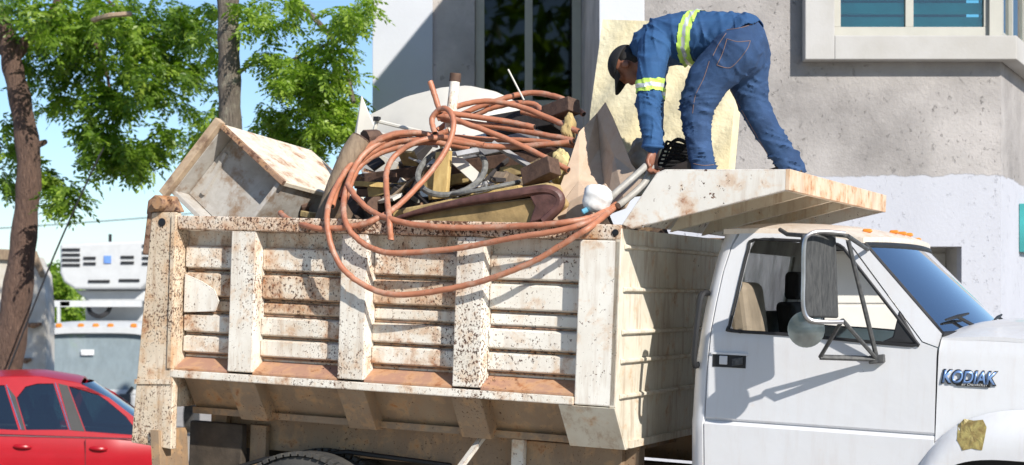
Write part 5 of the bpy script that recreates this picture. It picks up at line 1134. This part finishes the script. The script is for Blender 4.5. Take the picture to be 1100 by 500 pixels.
# shirt
def foldS(co):
    f_ = wave(co, (1, .2, .25), .085, .006, .5)*.8+wave(co, (.5, .3, 1), .13, .006, 2)
    arm = np.exp(-((co[:, 1]-.5)/.16)**2)*(co[:, 2] < tp(700, 85, .5).z); f_ = f_+arm*wave(co, (.25, .2, 1), .05, .006, 1)
    return f_
sh = [[(tp(700, 50, yb), (.12, .18, .12)), (tp(716, 44, yb), (.155, .205, .15)), (tp(738, 41, yb), (.168, .205, .162)), (tp(765, 40, yb), (.158, .19, .155)), (tp(786, 40, yb), (.155, .19, .15))],
      [(tp(803, 36, yb), (.10, .185, .12))], [(tp(694, 52, .72), (.07, .08, .07))],
      [(tp(704, 50, .575), .10), (tp(699, 80, .51), .084), (tp(697, 110, .47), .072), (tp(699, 135, .45), .066), (tp(701, 155, .44), .056)],
      [(tp(704, 50, .90), .10), (tp(702, 80, .88), .08), (tp(702, 110, .84), .068), (tp(703, 155, .75), .054)]]
co, F = organic(sh, .0075, 6, foldS)
# hem: keep the shirt in front of the line from the seat to the belly
ha, hb_ = tp(818, 8, .55), tp(752, 74, .55); hd = (hb_-ha).normalized(); hn = np.array((hd.z, 0, -hd.x)); hn = hn if hn@np.array(tp(700, 40, .55)-ha) > 0 else -hn
wv = .012*np.sin(co[:, 1]*25+co[:, 2]*9)
dist = (co-np.array(ha))@hn+wv
armmask = co[:, 0] < tp(722, 90, .5).x
keep = (dist > 0) | armmask
Fk = [f for f in F if all(keep[i] for i in f)]
shirt = emit(co, Fk, 'shirt', 'shirt_blue', man)
shirt.modifiers.new('solid', 'SOLIDIFY').thickness = .006; shirt.modifiers['solid'].offset = -1
cuff = [p for p in ringpts(tp(701, 158, .44), Vector((.055, 0, 0)), Vector((0, .055, 0)), 20)]
b = MB(); b.tube([tw(*p) for p in cuff], .011, 7, closed=True); b.build('cuff', 'shirt_blue', shirt, smooth=True)
# reflective bands lifted off the shirt
def band(sel, m_of, name):
    dg = None; idx = {}; vs_ = []; b = MB(); C = co
    me = shirt.data; nor = np.zeros(len(me.vertices)*3)
    fs = []; mi = []
    for f in Fk:
        c = C[list(f)].mean(0); k = sel(c)
        if k is None: continue
        fs.append(f); mi.append(k)
    nm = {}
    for f in fs:
        P = C[list(f)]; n_ = np.cross(P[1]-P[0], P[2]-P[0]); n_ /= np.linalg.norm(n_)+1e-9
        for i in f: nm[i] = nm.get(i, 0)+n_
    ids = sorted(nm); ix = {v: i for i, v in enumerate(ids)}
    cen = C.mean(0)
    V = []
    for v in ids: n_ = nm[v]/(np.linalg.norm(nm[v])+1e-9); V.append((C[v], n_))
    b = MB(); sgn = 1
    b.v = [tw(*(p+n_*.005)) for p, n_ in V]; b.f = [[ix[i] for i in f] for f in fs]; b.mi = mi
    return b.build(name, ['lime', 'silver_tape'], shirt, smooth=True)
t0, t1_ = tp(740, 8, .56), tp(729, 74, .56); td = (t1_-t0).normalized(); tn = np.array((td.z, .0, -td.x)); tn = -tn if tn[0] > 0 else tn
def sel1(c):
    if c[2] < tp(730, 82, .5).z and c[0] < tp(722, 90, .5).x: return None
    d = (c-np.array(t0))@tn+.03*((c[2]-t0.z)*2)**2*0
    if abs(d) > .036: return None
    return 1 if abs(d) < .011 else 0
band(sel1, None, 'chest_band')
FAR = [False]
def sel2(c):
    za = tp(698, 93, .5).z
    if c[0] > tp(722, 90, .5).x or (c[1] > .69) != FAR[0]: return None
    d = c[2]-za-.10*(c[0]-tp(698, 93, .5).x)
    if abs(d) > .036: return None
    return 1 if abs(d) < .011 else 0
band(sel2, None, 'sleeve_band'); FAR[0] = True; band(sel2, None, 'sleeve_band')
# jeans
def foldJ(co):
    f_ = wave(co, (.7, .2, .8), .12, .005, .4)
    kn = win(co, tp(747, 118, .6), .10); f_ = f_+kn*wave(co, (-.2, .1, 1), .045, .012, 0, .4)
    h1_ = win(co, tp(757, 172, .58), .09); f_ = f_+h1_*wave(co, (0, .2, 1), .042, .013, 1, .5)
    h2_ = win(co, tp(842, 165, .93), .12); f_ = f_+h2_*wave(co, (.3, .2, .9), .05, .013, 2, .5)
    k2 = win(co, tp(808, 105, .88), .10); f_ = f_+k2*wave(co, (.3, 0, 1), .06, .009, 1, .5)
    cr_ = win(co, tp(775, 85, .7), .10); f_ = f_+cr_*wave(co, (.8, .2, -.6), .05, .010, 0, .4)
    return f_
jn = [[(tp(786, 40, yb), (.125, .17, .13)), (tp(797, 46, yb), (.150, .19, .155)), (tp(795, 60, yb), (.15, .185, .15))],
      [(tp(791, 55, .64), .148), (tp(762, 85, .62), .132), (tp(749, 112, .60), .106), (tp(748, 124, .60), .094), (tp(750, 150, .585), .076), (tp(754, 174, .58), .078), (tp(755.5, 183, .58), .080)],
      [(tp(802, 58, .84), .145), (tp(804, 88, .87), .118), (tp(809, 112, .89), .094), (tp(824, 141, .915), .082), (tp(841, 166, .94), .076), (tp(852, 182, .955), .078)]]
co, F = organic(jn, .010, 4, foldJ)
ztop = .3145
co[:, 2] = np.maximum(co[:, 2], ztop+.002)
jeans = emit(co, F, 'jeans', 'jeans_blue', man)
# stitching and pocket, laid on the denim along the photo's lines
bvh = BVHTree.FromPolygons([tw(*p) for p in co], F)
def lay(pix, r_, name, m, off=.001):
    out = []
    for px, py in spline([(x, y, 0) for x, y in pix], 6) and [(q_.x, q_.y) for q_ in spline([Vector((x, y, 0)) for x, y in pix], 6)]:
        h = bvh.ray_cast(CAM, ray(px, py).normalized())
        if h[0] is not None: out.append(h[0]+h[1]*off)
    if len(out) > 2: MB().tube(out, r_, 5).build(name, m, jeans, smooth=True)
for l in ([(781, 42), (792, 45), (806, 44)], [(781, 42), (776, 58), (770, 70)], [(770, 70), (784, 73), (796, 62)], [(796, 62), (803, 52), (806, 44)], [(776, 33), (796, 30), (814, 24)], [(762, 66), (756, 84), (747, 103), (744, 122)], [(785, 98), (800, 124), (814, 148), (828, 172)], [(766, 60), (772, 48), (780, 36)], [(745, 176), (756, 178), (767, 177)]):
    lay(l, .002, 'stitching', 'stitch')
# shoes
for px, y_, dx in ((752, .58, 0), (850, .95, 0)):
    c = tp(px, 180, y_); c.z = .309
    q = [(-.17, 0), (-.175, .03), (-.13, .06), (-.05, .085), (.05, .09), (.075, .05), (.075, 0)]
    b = MB(); b.prism([tw(c.x+x, c.y-.045, c.z+z+.002) for x, z in q], [tw(c.x+x, c.y+.045, c.z+z+.002) for x, z in q]); b.build('shoe', 'shoe', man, bevel=.02, seg=3)
# hair and cap
co, F = organic([[(hp(.025, -.03, 0), (.088, .080, .085))], [(hp(-.03, -.05, 0), (.06, .066, .05))]], .009, 2); emit(co, F, 'hair', 'hair', man)
def capf(u, v):
    th_, ph_ = v*2*math.pi, u*math.pi*.47; rr = 1
    return tw(*(hp(.035, -.005, 0)+upv*.098*math.cos(ph_)+fcv*.112*math.sin(ph_)*math.cos(th_)+lat*.094*math.sin(ph_)*math.sin(th_)))
b = MB(); b.grid(capf, 10, 28); cap = b.build('cap', 'cap_black', man, smooth=True); cap.modifiers.new('solid', 'SOLIDIFY').thickness = .006
def bill(u, v):
    a = (v-.5)*2.3; rr = lerp(.105, .185 if True else 0, u*math.cos(a*.55)); return tw(*(hp(.045-.028*u-.02*(a*a)*.5, 0, 0)+fcv*(rr*math.cos(a))+lat*(.088*math.sin(a)*(1-.1*u))))
b = MB(); b.grid(bill, 6, 14, TF*-.006); b.build('cap_bill', 'cap_black', cap, smooth=True)
